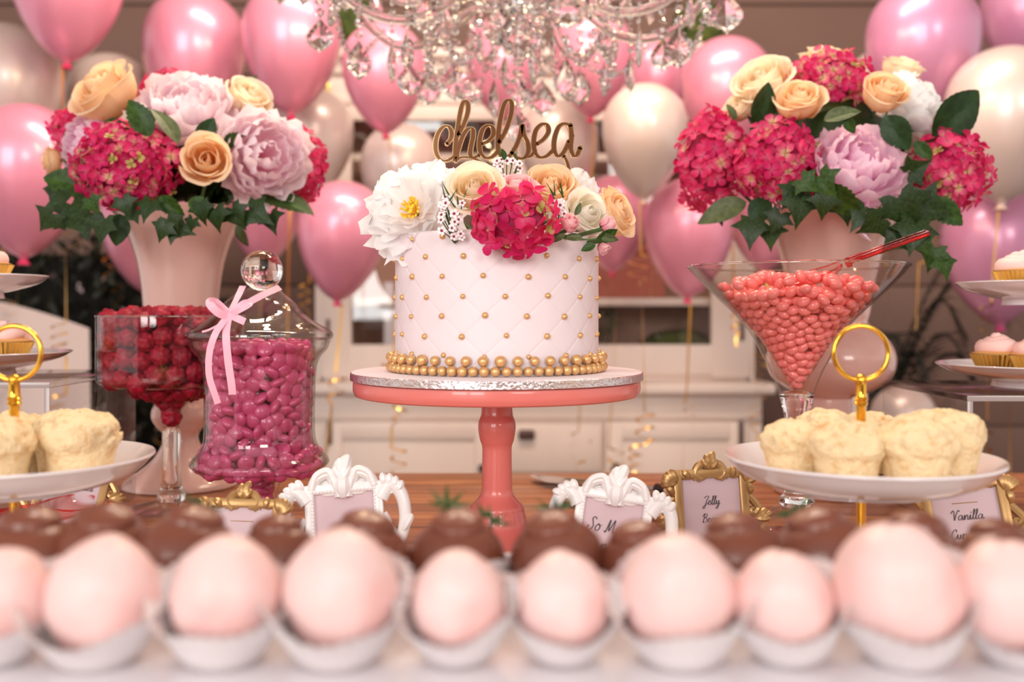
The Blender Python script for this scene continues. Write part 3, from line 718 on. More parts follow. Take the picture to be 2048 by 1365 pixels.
def flower(kind, mk, label, cpos, axis, r, stem_to=None, group=None, up=.45):
    axis = Vector(axis).normalized(); q = axis.to_track_quat('Z', 'Y')
    base = Vector(cpos)-axis*r*up
    cat = 'flower'
    t = thing({'rose': 'rose', 'bud': 'spray_rose', 'peony': 'peony', 'open_peony': 'peony'}[kind], label, cat, base, q, group, r)
    spin = rf.uniform(0, 6)
    for li, (n, ms) in enumerate(layers(kind, SPEC[kind], mk)):
        off = spin+li*1.1
        for k in range(n):
            s = 1+.05*(k % 3)-.03*(k % 2)
            ob('petal', ms[(k+li) % len(ms)], t, rot=Euler((rf.uniform(-.1, .1), rf.uniform(-.1, .1), off+2*PI*k/n+rf.uniform(-.15, .15))), scale=(s, s, (1.16 if kind == 'rose' else 1)*(1+rf.uniform(-.06, .06))))
    if kind == 'open_peony':
        m = MB()
        for i in range(60):
            a = rf.uniform(0, 6.28); d = rf.uniform(.0, .3); m.tube([(0, 0, 0), (d*math.cos(a)*.6, d*math.sin(a)*.6, .2), (d*math.cos(a), d*math.sin(a), .34)], [.012, .012, .03], 5)
        tag(part('stamens', m, M_stamen, t), kind='stuff')
    if kind in ('rose', 'bud'):
        for k in range(5): ob('sepal', SEPAL, t, (0, 0, -.03), rot=Euler((0, 0, k*1.257)), scale=1.1)
    if stem_to is not None:
        Mi = (Matrix.Translation(base) @ q.to_matrix().to_4x4() @ Matrix.Scale(r, 4)).inverted()
        e = Mi @ Vector(stem_to); part('stem', MB().tube(cr([(0, 0, .02), (0, 0, -.4), e], 5), .0022/r, 6), M_stem, t)
    return t
# hydrangea: a dome of four-petalled florets
HM = {'magenta': radial_mat('magenta_floret', [(.0, (226, 200, 140)), (.14, (226, 80, 134)), (.6, (218, 40, 110)), (1.0, (204, 30, 98))], 1.0, .6, trl=.4),
      'pink': radial_mat('pink_floret', [(.0, (240, 214, 160)), (.12, (246, 120, 160)), (.6, (240, 72, 128)), (1.0, (230, 52, 114))], 1.0, .6, trl=.4),
      'tipped': radial_mat('green_throat_floret', [(.0, (206, 196, 110)), (.3, (232, 190, 160)), (.6, (232, 110, 144)), (1.0, (220, 64, 120))], 1.0, .6, trl=.4),
      'lime': radial_mat('unripe_floret', [(.05, (150, 160, 70)), (.6, (196, 196, 110)), (1.0, (220, 170, 140))], 1.0, .6, trl=.4)}
def floret(mk, cup, seed):
    m = MB(); r = random.Random(seed); o = [(0, .06), (.2, .22), (.4, .5), (.42, .72), (.24, .94), (0, 1.02)]
    o = o+[(-x, y) for x, y in o[-2:0:-1]]
    for k in range(4):
        tw = r.uniform(-.35, .35); a = k*PI/2+r.uniform(-.12, .12); c = r.uniform(.7, 1.3)*cup
        M = Matrix.Rotation(a, 4, 'Z') @ Matrix.Rotation(tw, 4, 'Y')
        def zz(x, y): return c*(y*y*.5)+abs(x)*.25-(.2*max(0, y-.8))+(.03 if k % 2 else 0)
        vs = [(x, y, zz(x, y)) for x, y in o]+[(0, .5, zz(0, .5)-.03)]
        m.add(vs, [(i, (i+1) % len(o), len(o)) for i in range(len(o))], M)
    m.sphere((0, 0, .03), .09, 6, 4)
    return m.me('floret', HM[mk], sharp=0)
FLO = {mk: [floret(mk, c, i) for i, c in enumerate((.05, .35, .6))] for mk in HM}
M_hcore = mat('hydrangea_core', (150, 40, 80), .8)
HCORE = MB().sphere((0, 0, 0), .74, 16, 10).me('flower_core', M_hcore)
def hydrangea(label, cpos, axis, r, mix, stem_to=None, fl=.0122, squash=(1, 1, 1), maxpol=2.2, group=None, nmul=1.0):
    axis = Vector(axis).normalized(); q = axis.to_track_quat('Z', 'Y')
    t = thing('hydrangea', label, 'flower', cpos, q, group)
    ob('flower_core', HCORE, t, scale=(r*squash[0], r*squash[1], r*squash[2]))
    N = int(nmul*4*PI*r*r/(fl*fl*1.35)); ga = PI*(3-5**.5)
    for i in range(N):
        zc_ = 1-2*(i+.5)/N
        if math.acos(zc_) > maxpol: break
        rr = math.sqrt(1-zc_*zc_); d = Vector((rr*math.cos(ga*i), rr*math.sin(ga*i), zc_))
        nrm = (d+Vector((rf.uniform(-.55, .55), rf.uniform(-.55, .55), rf.uniform(-.55, .55)))).normalized()
        k = r*rf.uniform(.8, 1.06); p = Vector((d.x*squash[0], d.y*squash[1], d.z*squash[2]))*k
        x = rf.random(); acc = 0
        for mk, w in mix:
            acc += w
            if x <= acc: break
        s = fl*rf.uniform(.8, 1.15)*(.6 if mk == 'lime' else 1)
        ob('floret', rf.choice(FLO[mk]), t, p, nrm.to_track_quat('Z', 'Y') @ Quaternion((0, 0, 1), rf.uniform(0, 6)), s)
    if stem_to is not None:
        Mi = (Matrix.Translation(cpos) @ q.to_matrix().to_4x4()).inverted(); part('stem', MB().tube([(0, 0, 0), Mi @ Vector(stem_to)], .0025, 6), M_stem, t)
    return t
# leaves
def leaf_poly(out, m, bend=.25, fold=.15):
    n = len(out); c = (0, .25); vs = []
    def zz(x, y): return -bend*(x*x+(y-.2)**2)+fold*abs(x)
    for s in (1, .66, .33):
        vs += [(c[0]+(x-c[0])*s, c[1]+(y-c[1])*s) for x, y in out]
    vs.append(c); fs = []
    for q in range(2):
        for i in range(n): j = (i+1) % n; fs.append((q*n+i, q*n+j, (q+1)*n+j, (q+1)*n+i))
    for i in range(n): fs.append((2*n+i, 2*n+(i+1) % n, 3*n))
    return MB().add([(x, y, zz(x, y)) for x, y in vs], fs).me('leaf', m, sharp=0)
ivyR = [(0, -.05), (.2, -.28), (.55, -.36), (.5, -.08), (.95, .22), (.55, .36), (.34, .62), (.12, .95), (0, 1.25)]
ivy_out = ivyR+[(-x, y) for x, y in ivyR[-2:0:-1]]
def ovate(w, serr, n=14):
    R = []
    for i in range(n+1):
        t = i/n; x = w*math.sin(PI*t**.85)**.8 if 0 < t < 1 else 0
        if serr and 0 < i < n: x *= (1.0 if i % 2 else 1-serr)
        R.append((x, -.05+1.3*t))
    return R+[(-x, y) for x, y in R[-2:0:-1]]
LEAF = {'ivy': leaf_poly(ivy_out, M_leafs['ivy']), 'ivyb': leaf_poly(ivy_out, M_leafs['ivy'], .1, .35), 'serr': leaf_poly(ovate(.42, .16, 18), M_leafs['serr'], .2, .3),
        'lemon': leaf_poly(ovate(.45, .03, 20), M_leafs['lemon'], .15, .3), 'olive': leaf_poly(ovate(.3, 0), M_leafs['olive'], .3, .35), 'ivyl': leaf_poly(ivy_out, M_leafs['serr'], .3, .2)}
def leaf(parent, kind, p, ang, size, tilt=0., roll=0., pl=(0, 0, 0)):
    """leaf base at p, pointing at angle ang in the picture plane (0 = right, 90 = up), size = length"""
    M = Matrix.Rotation(-math.radians(90-ang), 3, Vector((0, -1, 0)).cross(Vector((0, 0, 0))) if False else 'Y') if False else None
    a = math.radians(ang); Y = Vector((math.cos(a), math.sin(tilt), math.sin(a))).normalized()
    N = Vector((0, -1, 0)); N = (N-Y*N.dot(Y)).normalized(); N = Quaternion(Y, roll) @ N; X = Y.cross(N)
    R = Matrix((X, Y, N)).transposed()
    return ob('leaf', LEAF[kind], parent, Vector(p)-Vector(pl), R.to_quaternion(), size/1.25)

M_vase = mat('pink_pearl_vase_glass', (218, 176, 166), .25, coat=.5, sss=.2, sssr=.02)
def vase(label, x, D, hw):
    t = thing('trumpet_vase', label, 'vase', ((x-1024)/F*D, D, TZ))
    pr = [(h/F*D, max(0, CZ-(y-625)/F*D-TZ)) for y, h in hw]
    outer = cr(pr[::-1], 5); inner = [(max(r-.004, .002), z) for r, z in outer[::-1] if z > .25]
    part('vase_body', MB().lathe([(.001, 0)]+[tuple(p) for p in outer]+inner+[(.001, inner[-1][1])], 72), M_vase, t); return t
vase('pink trumpet vase with small knop and flared foot behind the red gummies', 362, 1.38, [(418, 128), (470, 102), (520, 85), (570, 76), (620, 71), (680, 63), (740, 50), (785, 42), (803, 46), (818, 55), (836, 56), (852, 47), (868, 34), (888, 36), (918, 54), (942, 82), (958, 105), (968, 112), (971, 111)])
vase('pink trumpet vase with broad globe and drum foot behind the cocktail glass', 1661, 1.33, [(425, 137), (470, 113), (520, 96), (570, 85), (625, 76), (648, 72), (662, 92), (690, 117), (722, 125), (756, 114), (782, 76), (793, 44), (805, 41), (850, 44), (900, 62), (935, 92), (955, 108), (978, 111), (984, 109)])

VL = Vector(((362-1024)/F*1.38, 1.38, TZ+.28)); VR = Vector(((1661-1024)/F*1.33, 1.33, TZ+.28))
def fl(kind, mk, lab, x, y, rpx, D, ax, tgt, grp): return flower(kind, mk, lab, at(x, y, D), ax, rpx*D/F, tgt, grp)
GL, GR = 'flowers in the paler bouquet', 'flowers in the hydrangea bouquet'
mix1 = [('magenta', .48), ('tipped', .3), ('pink', .12), ('lime', .1)]; mix2 = [('pink', .7), ('magenta', .2), ('tipped', .1)]; mix3 = [('magenta', .45), ('pink', .25), ('tipped', .24), ('lime', .06)]
hydrangea('wide magenta and lime hydrangea at the front of the paler bouquet', at(258, 332, 1.29), (-.25, -1, .15), 98*1.29/F, mix1, VL, squash=(1.12, .85, .9), group=GL, fl=.0112)
hydrangea('magenta hydrangea at the outer edge behind the pink peony', at(588, 330, 1.40), (.7, -.8, .1), 66*1.4/F, mix2, VL, squash=(.85, 1.15, 1), group=GL)
hydrangea('magenta hydrangea just showing above the palest peony', at(340, 205, 1.45), (0, -.5, 1), 60*1.45/F, mix2, VL, group=GL)
hydrangea('magenta hydrangea peeping out beside the lilac peony', at(150, 265, 1.44), (-.7, -.5, .5), 44*1.44/F, mix2, VL, group=GL)
fl('peony', 'blush', 'palest pink peony crowning the paler bouquet', 372, 212, 84, 1.33, (.12, -.75, .7), VL, GL)
fl('peony', 'blush', 'pink peony at the side of the paler bouquet above the jar', 528, 312, 84, 1.31, (.55, -.9, .05), VL, GL)
fl('peony', 'lilac', 'lilac peony at the outer side beside the magenta hydrangea', 168, 285, 58, 1.36, (-.7, -.75, .25), VL, GL)
fl('rose', 'peach', 'deep peach rose facing forward in the paler bouquet', 415, 325, 50, 1.27, (.22, -1, .12), VL, GL)
fl('rose', 'peach', 'large peach rose at the shoulder of the paler bouquet', 222, 197, 66, 1.36, (-.45, -.7, .6), VL, GL)
fl('rose', 'cream', 'cream rose on top beside the palest peony', 490, 205, 46, 1.38, (.6, -.6, .6), VL, GL)
fl('rose', 'peach', 'small peach rose half hidden beside ivy', 110, 322, 28, 1.42, (-.9, -.4, .1), VL, GL)
hydrangea('bright pink hydrangea hanging at the outer side of its bouquet', at(1424, 325, 1.32), (-.6, -.9, .05), 72*1.32/F, mix2, VR, squash=(.95, 1.42, 1), group=GR, fl=.0128)
hydrangea('pink hydrangea between bright pink one and lilac peony', at(1556, 325, 1.25), (-.2, -1, .1), 80*1.25/F, mix3, VR, group=GR, squash=(1.02, 1, .9))
hydrangea('pink and cream hydrangea crowning the hydrangea bouquet', at(1662, 172, 1.32), (0, -.8, .6), 76*1.32/F, [('tipped', .5), ('magenta', .3), ('pink', .1), ('lime', .1)], VR, group=GR, squash=(1.1, .95, .9))
hydrangea('magenta hydrangea beside the lilac peony below the broad leaf', at(1893, 345, 1.28), (.5, -.95, 0), 78*1.28/F, mix3, VR, group=GR, fl=.0125)
fl('peony', 'lilac', 'lilac peony at the front of the hydrangea bouquet', 1722, 328, 84, 1.22, (.12, -.8, .55), VR, GR)
fl('peony', 'white', 'white peony beside the broad dark leaf', 1832, 205, 66, 1.33, (.6, -.6, .5), VR, GR)
fl('rose', 'peach', 'peach rose beside the white peony', 1764, 195, 46, 1.26, (.12, -.75, .62), VR, GR)
fl('rose', 'peach', 'peach rose beneath the crowning hydrangea', 1598, 212, 48, 1.26, (-.08, -.7, .66), VR, GR)
fl('rose', 'cream', 'cream rose leaning beside a pointed leaf', 1532, 178, 58, 1.34, (-.5, -.6, .6), VR, GR)
fl('rose', 'cream', 'small cream rose above the bright pink hydrangea', 1482, 222, 32, 1.34, (-.7, -.5, .4), VR, GR)
fl('rose', 'cream', 'cream rose at the very top behind the hydrangea', 1642, 128, 40, 1.4, (0, -.3, 1), VR, GR)
fl('rose', 'cream', 'cream rose behind the white peony', 1800, 150, 40, 1.42, (.3, -.3, 1), VR, GR)

def greenery(label, loc, L, seed, fill, core):
    t = thing('bouquet_greenery', label, 'foliage', loc)
    r = random.Random(seed)
    for (k, x, y, ang, px, D, roll) in L:
        leaf(t, k, at(x, y, D), ang, px*(.82 if k[:3] == 'ivy' else .95)*D/F, r.uniform(-.3, .2), roll, loc)
    for i in range(fill):
        a = r.uniform(-.35, PI+.35); rad = r.uniform(.03, .08); z = r.uniform(.08, .17)
        leaf(t, r.choice(('ivy', 'ivyb', 'serr', 'olive')), Vector(loc)+Vector((rad*math.cos(a), rad*math.sin(a), core+z)), math.degrees(math.atan2(r.uniform(-.2, .9), math.cos(a))), r.uniform(.03, .048), r.uniform(-.6, .6), r.uniform(-.8, .8), loc)
    # stem bundle that the leaves spring from
    m = MB()
    for i in range(14):
        a = r.uniform(0, 2*PI); m.tube(cr([(0.015*math.cos(a), .015*math.sin(a), core-.06), (.04*math.cos(a), .04*math.sin(a), core), (.08*math.cos(a), .08*math.sin(a), core+r.uniform(.08, .12))], 4), .0017, 5)
    part('stems', m, M_stem, t)
    tag(part('moss_core', blob(.082, seed, .2, 9, 20, 12, (1, .9, .8)), M_leafs['ivy'], t, (0, 0, core+.14)))
greenery('dark ivy and serrated leaves around the paler bouquet', Vector((VL.x, VL.y, TZ+.02)), [
 ('serr', 300, 270, 118, 85, 1.26, .3), ('serr', 262, 262, 160, 60, 1.30, -.3), ('olive', 355, 285, 118, 90, 1.25, .9), ('lemon', 400, 285, 60, 60, 1.28, .4), ('serr', 440, 300, 40, 62, 1.29, -.4), ('olive', 480, 200, 50, 62, 1.43, .4), ('olive', 230, 162, 130, 28, 1.4, .2),
 ('serr', 165, 330, 150, 58, 1.36, .3), ('serr', 185, 378, 165, 105, 1.3, .2), ('ivy', 130, 405, 195, 62, 1.27, .3), ('ivy', 105, 430, 225, 62, 1.25, -.2), ('ivy', 175, 425, 200, 100, 1.26, .4), ('ivyb', 210, 440, 255, 70, 1.24, .3), ('lemon', 240, 430, 265, 66, 1.25, -.5),
 ('ivy', 245, 400, 290, 50, 1.22, 0), ('ivy', 300, 405, 250, 56, 1.22, .3), ('serr', 320, 395, 320, 62, 1.23, .2), ('ivy', 335, 440, 300, 55, 1.19, .2), ('ivy', 345, 455, 345, 60, 1.2, -.3), ('ivy', 330, 450, 245, 50, 1.19, .1), ('ivy', 400, 410, 280, 55, 1.22, .3), ('serr', 380, 400, 330, 62, 1.23, -.3),
 ('ivy', 430, 420, 275, 60, 1.22, .3), ('ivy', 465, 420, 300, 60, 1.23, .2), ('ivy', 500, 420, 330, 70, 1.24, -.2), ('ivy', 540, 430, 285, 55, 1.26, .3), ('serr', 520, 395, 350, 110, 1.32, -.9), ('olive', 560, 390, 340, 82, 1.36, -1.0), ('olive', 475, 450, 290, 50, 1.34, .2), ('ivy', 110, 380, 170, 40, 1.32, .2), ('ivyl', 180, 400, 300, 45, 1.23, .2), ('ivy', 270, 420, 215, 52, 1.23, .4), ('lemon', 150, 300, 100, 52, 1.4, .4), ('ivy', 385, 440, 250, 40, 1.2, .4)], 3, 90, .30)
greenery('glossy ivy and dark leaves around the hydrangea bouquet', Vector((VR.x, VR.y, TZ+.02)), [
 ('lemon', 1868, 268, 42, 130, 1.27, .3), ('lemon', 1510, 250, 70, 92, 1.26, .5), ('olive', 1470, 240, 110, 40, 1.3, .3), ('olive', 1650, 240, 20, 75, 1.2, -.5), ('serr', 1690, 235, 300, 40, 1.2, .4), ('lemon', 1770, 235, 305, 85, 1.22, .3), ('serr', 1830, 285, 310, 50, 1.24, .3),
 ('olive', 1490, 405, 200, 105, 1.26, .3), ('lemon', 1530, 395, 245, 72, 1.24, .4), ('ivy', 1590, 380, 235, 60, 1.18, .2), ('ivyl', 1605, 360, 320, 55, 1.16, .2), ('ivyl', 1640, 355, 300, 70, 1.16, .5), ('ivy', 1600, 400, 265, 75, 1.17, -.2), ('ivy', 1560, 430, 245, 55, 1.2, .3), ('ivy', 1505, 445, 260, 70, 1.22, .3), ('ivyl', 1540, 455, 270, 60, 1.24, .2),
 ('serr', 1660, 370, 310, 95, 1.17, .7), ('ivy', 1650, 395, 265, 60, 1.16, .2), ('ivy', 1690, 410, 280, 55, 1.18, .1), ('ivy', 1730, 420, 235, 66, 1.17, .3), ('ivy', 1760, 440, 215, 66, 1.16, -.3), ('ivyb', 1820, 345, 30, 60, 1.21, .2), ('ivy', 1800, 400, 300, 100, 1.18, .3), ('ivy', 1840, 410, 340, 90, 1.2, .2), ('serr', 1860, 400, 320, 85, 1.22, .1),
 ('ivy', 1830, 450, 255, 80, 1.17, .3), ('ivyl', 1840, 480, 300, 50, 1.18, .2), ('ivyl', 1870, 500, 255, 60, 1.2, .3), ('ivyl', 1885, 520, 285, 55, 1.2, -.2), ('ivy', 1800, 470, 225, 66, 1.18, .1), ('olive', 1880, 280, 200, 60, 1.3, .3), ('ivy', 1440, 430, 200, 40, 1.3, .3)], 7, 90, .30)
# drooping guard petal under the lilac peony
t = thing('fallen_petal', 'single lilac petal drooping over the ivy below the peony', 'petal', at(1735, 395, 1.17), Euler((PI/2+.2, .25, 0)), scale=.055)
ob('petal_blade', petal([(.0, 0), (.06, -.4), (.05, -.8), (.2, -1.1)], 1.2, .3, .02, 3, 2, base=.2, name='petal_blade', m=FM['lilac']), t, (0, .1, 0), Euler((-PI/2, 0, 0)), (1.6, 2.2, .9))

# ---------------------------------------------------------------- flowers on the cake
GC = 'flowers on top of the cake'; CT = Vector((CKX, 1.0, cz0+CH-.02))
def cf(kind, mk, lab, x, y, rpx, D, ax): return flower(kind, mk, lab, at(x, y, D), ax, rpx*D/F, CT, GC)
cf('open_peony', 'white', 'large open white peony with yellow stamens at the cake edge', 818, 410, 88, .95, (-.35, -.85, .4))
cf('open_peony', 'white', 'white peony standing behind the peach roses on the cake', 1130, 372, 68, 1.05, (.15, -.6, .8))
cf('peony', 'white', 'small white peony behind the large open one on the cake', 880, 370, 46, 1.0, (-.1, -.6, .8))
cf('rose', 'cream', 'cream peach rose in the middle of the cake flowers', 952, 390, 54, .91, (-.05, -.9, .5))
cf('rose', 'peach', 'peach rose behind the pink hydrangea on the cake', 1098, 388, 52, .98, (.1, -.7, .6))
cf('rose', 'peach', 'peach rose hanging over the outer cake edge', 1218, 430, 48, .98, (.75, -.55, .35))
cf('rose', 'ivory', 'ivory rose between the pink spray roses', 1165, 432, 46, .96, (.5, -.8, .25))
cf('rose', 'pinkrose', 'pink garden rose above the cake hydrangea', 1036, 382, 34, .93, (.05, -.6, .8))
cf('bud', 'pinkrose', 'pink spray rose bud beside the cake hydrangea', 1138, 450, 26, .895, (.45, -.7, .55))
cf('bud', 'pinkrose', 'pink spray rose bud at the cake rim before the peach rose', 1212, 452, 24, .91, (.8, -.4, .4))
cf('bud', 'pinkrose', 'tiny pink bud tucked under the peach rose edge', 1205, 494, 18, .94, (.6, -.3, -.7))
hydrangea('pink hydrangea spilling over the front of the cake', at(1030, 440, .885), (.05, -1, .1), 58*.885/F, [('pink', .56), ('magenta', .22), ('lime', .14), ('tipped', .08)], CT, fl=.0145, squash=(1.4, 1.12, .5), group=GC, maxpol=1.75, nmul=2.3)
# wax flower sprigs
M_wax = mat('waxflower_petal', (248, 236, 238), .5); M_waxc = mat('waxflower_cup', (140, 40, 60), .5)
wx = MB()
for k in range(5):
    a = k*1.2566; wx.sphere((math.cos(a)*.62, math.sin(a)*.62, .05), (.38, .38, .14), 8, 5)
WAX = wx.me('waxflower', M_wax); WAXC = MB().lathe(cr([(.001, .0), (.2, .02), (.3, .12), (.26, .14), (.1, .06), (.001, .05)], 3), 10).me('flower_cup', M_waxc)
def wax(label, x, y, D, n, sx, sy, seed):
    c = at(x, y, D); t = thing('waxflower_sprig', label, 'flower', c, group='waxflower sprigs on the cake'); r = random.Random(seed)
    for i in range(n):
        p = Vector((r.uniform(-1, 1)*sx, r.uniform(-.008, .004), r.uniform(-1, 1)*sy))*(D/F); p.y = r.uniform(-.008, .004)
        q = (Vector((p.x*30, -1, p.z*20+.2))+Vector((r.uniform(-.4, .4), 0, r.uniform(-.4, .4)))).to_track_quat('Z', 'Y')
        f = ob('waxflower', WAX, t, p, q, r.uniform(.0036, .0048)); ob('flower_cup', WAXC, f, (0, 0, .02))
        part('stem', MB().tube([p, p*.5+Vector((0, .012, -.01)), (0, .012, -sy*D/F*1.2)], .0005, 4), M_stem, t)
    for i in range(6):
        p = Vector((r.uniform(-1, 1)*sx*D/F, .002, r.uniform(.3, 1.1)*sy*D/F)); a = r.uniform(.8, 2.3)
        m = MB().tube([p, p+Vector((math.cos(a)*.012, -.003, math.sin(a)*.014))], [.0009, .0002], 5); part('needle', m, M_leafs['ivyl' if False else 'serr'], t)
wax('waxflower sprig between the open white peony and the cream rose', 908, 435, .89, 22, 26, 42, 1)
wax('waxflower sprig in front of the gold topper', 1012, 338, .97, 17, 30, 18, 2)
wax('waxflower sprig beside the pink spray rose', 1117, 412, .9, 7, 12, 22, 3)
lf = thing('rose_leaf_sprig', 'small green rose leaves at the cake rim under the spray roses', 'foliage', at(1150, 480, .9))
for (k, x, y, ang, px, roll) in [('olive', 1130, 470, 205, 30, .3), ('olive', 1165, 478, 170, 40, .5), ('serr', 1195, 478, 20, 45, .6), ('olive', 1200, 470, 340, 40, .4), ('olive', 1150, 430, 60, 28, .4), ('serr', 1008, 320, 95, 24, .6), ('serr', 1190, 490, 200, 30, .3)]:
    leaf(lf, k, at(x, y, .895), ang, px*.895/F, 0, roll, at(1150, 480, .9))
part('twig', MB().tube([at(1195, 478, .9)-at(1150, 480, .9), (0, 0, 0), at(1130, 470, .9)-at(1150, 480, .9)], .001, 5), M_stem, lf)
# ================================================================ GLASSWARE AND CANDY
def prof_px(hw, D): return [(h/F*D, max(0, CZ-(y-625)/F*D-TZ)) for y, h in hw]
def shell(mb, outer, th, seg=72):
    """closed wall: outer profile bottom to top, inner back down"""
    inner = [(max(r-th, .0005), z) for r, z in outer[::-1]]
    return mb.lathe([tuple(p) for p in outer]+inner+[tuple(outer[0])], seg)
def relax(P, r, proj, it=45):
    for _ in range(it):
        d = P[:, None]-P[None]; L = np.sqrt((d**2).sum(-1))+1e-9; np.fill_diagonal(L, 9)
        ov = np.clip(2*r-L, 0, None); P = P+(d/L[..., None]*(ov*.25)[..., None]).sum(1); P = proj(P)
    return P
def fill(Rf, z0, z1, r, seed, depth=3, layers_top=2):
    """points packed in outer shells of a solid of revolution and across its top"""
    g = random.Random(seed); pts = []
    for s in range(depth):
        z = z0+r
        while z < z1:
            R = Rf(z)-r*(1+1.75*s)
            if R > 0:
                n = max(1, int(2*PI*R/(1.85*r)))
                for k in range(n):
                    a = 2*PI*(k+g.random()*.7)/n; pts.append((R*math.cos(a), R*math.sin(a), z+g.uniform(-1, 1)*r))
            z += 1.55*r
    for s in range(layers_top):
        z = z1-s*1.6*r; R = Rf(z)-r*(1+1.75*depth)
        while R > -r:
            R_ = max(R, 0); n = max(1, int(2*PI*R_/(1.85*r)))
            for k in range(n):
                a = 2*PI*(k+g.random()*.7)/n; pts.append((R_*math.cos(a), R_*math.sin(a), z+g.uniform(-.5, .5)*r))
            R -= 1.8*r
    def proj(P):
        P[:, 2] = np.clip(P[:, 2], z0+r*.8, z1+r*.5)
        R = np.array([max(Rf(z)-r*.96, 0) for z in P[:, 2]]); l = np.hypot(P[:, 0], P[:, 1])+1e-9
        k = np.minimum(1, R/l); P[:, 0] *= k; P[:, 1] *= k; return P
    return relax(np.array(pts), r, proj)
def candies(P, loc, meshes, name, label, cat, group, Rf, z1, r, orient, seed, limit=300, stuff_name='candy_fill', stuff_label='', m=None, back=.25):
    g = random.Random(seed); sc = []
    for i, p in enumerate(P):
        rad = math.hypot(p[0], p[1])/max(Rf(p[2])-r, 1e-4); front = -p[1]/max(Rf(p[2]), 1e-4)
        vis = max(front if rad > .8 else -1, .55 if p[2] > z1-r*1.2 else -1); sc.append((vis+g.random()*.01, i))
    sc.sort(reverse=True); inner = MB()
    for rank, (v, i) in enumerate(sc):
        p = Vector(P[i]); q = orient(p, g); s = g.uniform(.94, 1.06)
        if rank < limit and v > -back: tag(ob(name, g.choice(meshes), None, Vector(loc)+p, q, s), label, cat, group)
        else:
            inner.v_len = len(inner.v); me_ = meshes[0]
            M = Matrix.Translation(p) @ q.to_matrix().to_4x4()
            inner.add([v_.co for v_ in me_.vertices], [tuple(f.vertices) for f in me_.polygons], M)
    if inner.v:
        tag(ob(stuff_name, inner.me(stuff_name, m), None, loc), stuff_label, cat, kind='stuff')
def interp_R(pr): 
    z = np.array([p[1] for p in pr]); r = np.array([p[0] for p in pr]); o = np.argsort(z); z = z[o]; r = r[o]
    return lambda q: float(np.interp(q, z, r))
def rq(p, g): return Euler((g.uniform(0, 6.3), g.uniform(0, 6.3), g.uniform(0, 6.3))).to_quaternion()

# ---- lidded candy jar
JD = 1.1; JX = (520-1024)/F*JD; jl = Vector((JX, JD, TZ))
M_lentil = mat('magenta_sugar_shell', (204, 82, 128), .26, coat=.4, var=(60, (190, 70, 114), .35, .65))
jar = thing('candy_jar', 'footed glass candy jar with lid full of magenta chocolate lentils', 'jar', jl)
jb = cr(prof_px([(946, 4), (944, 70), (938, 118), (928, 135), (918, 134), (905, 122), (885, 111), (860, 108), (800, 108), (750, 110), (728, 113), (712, 121), (698, 133), (681, 139)], JD), 5)
part('bowl', shell(MB(), jb, .0028, 96), M_glass, jar)
part('foot', MB().lathe(cr([(.001, 0), (.05, 0), (.052, .003), (.04, .008), (.027, .016), (.019, .026), (.0175, .036), (.021, .048), (.026, .056), (.03, .063)], 5), 56), M_glass, jar)
lid = part('lid', shell(MB(), cr(prof_px([(680, 128), (678, 141), (671, 144), (662, 139), (645, 110), (626, 85), (606, 69), (592, 52), (583, 42), (577, 34)], JD), 5), .0025, 96), M_glass, jar)
kz = CZ-(541-625)/F*JD-TZ; kx = (524-520)/F*JD
part('knob', MB().sphere((kx, 0, kz), 41/F*JD, 40, 24), M_glass_thick, lid)
JR_ = interp_R([(r-.003, z) for r, z in jb]); JR = lambda q: min(JR_(q), .0588 if q > .18 else 9); jz0 = CZ-(944-625)/F*JD-TZ; jz1 = CZ-(702-625)/F*JD-TZ
lr = .0072
LENT = []
for k, (a, b) in enumerate(((.0096, .0049), (.0092, .0052), (.0098, .0047))):
    LENT.append(MB().lathe([(.0001, -b)]+[(a*math.cos(t)**.9, b*math.sin(t)) for t in np.linspace(-1.35, 1.35, 9)]+[(.0001, b)], 16).me('chocolate_lentil', M_lentil, sharp=0))
def lent_or(p, g):
    rad = Vector((p.x, p.y, 0)); rad = rad.normalized() if rad.length > .01 else Vector((0, -1, .3))
    x = g.random()
    if x < .5: ax = rad+Vector((g.uniform(-.5, .5), g.uniform(-.5, .5), g.uniform(-.5, .5)))
    elif x < .72: ax = Vector((g.uniform(-.7, .7), g.uniform(-.7, .7), 1))
    else: ax = Vector((g.uniform(-1, 1), g.uniform(-1, 1), g.uniform(-1, 1)))
    return ax.to_track_quat('Z', 'Y')
candies(fill(JR, jz0, jz1, lr, 4, depth=2, layers_top=2), jl, LENT, 'chocolate_lentil', 'magenta sugar-coated chocolate lentil in the lidded glass jar', 'candy', 'magenta lentils in the jar', JR, jz1, lr, lent_or, 5, 300, 'lentil_fill', 'remaining magenta lentils deep inside the lidded jar', M_lentil)
FR = interp_R([(.0135, .02), (.0135, .04), (.017, .05), (.021, .062)])
candies(fill(FR, .022, .06, .006, 9, depth=1, layers_top=1), jl, LENT, 'chocolate_lentil', 'magenta chocolate lentil down in the jar foot', 'candy', 'magenta lentils in the jar foot', FR, .06, .006, lent_or, 6, 60, 'lentil_fill', 'magenta lentils packed in the jar foot', M_lentil)
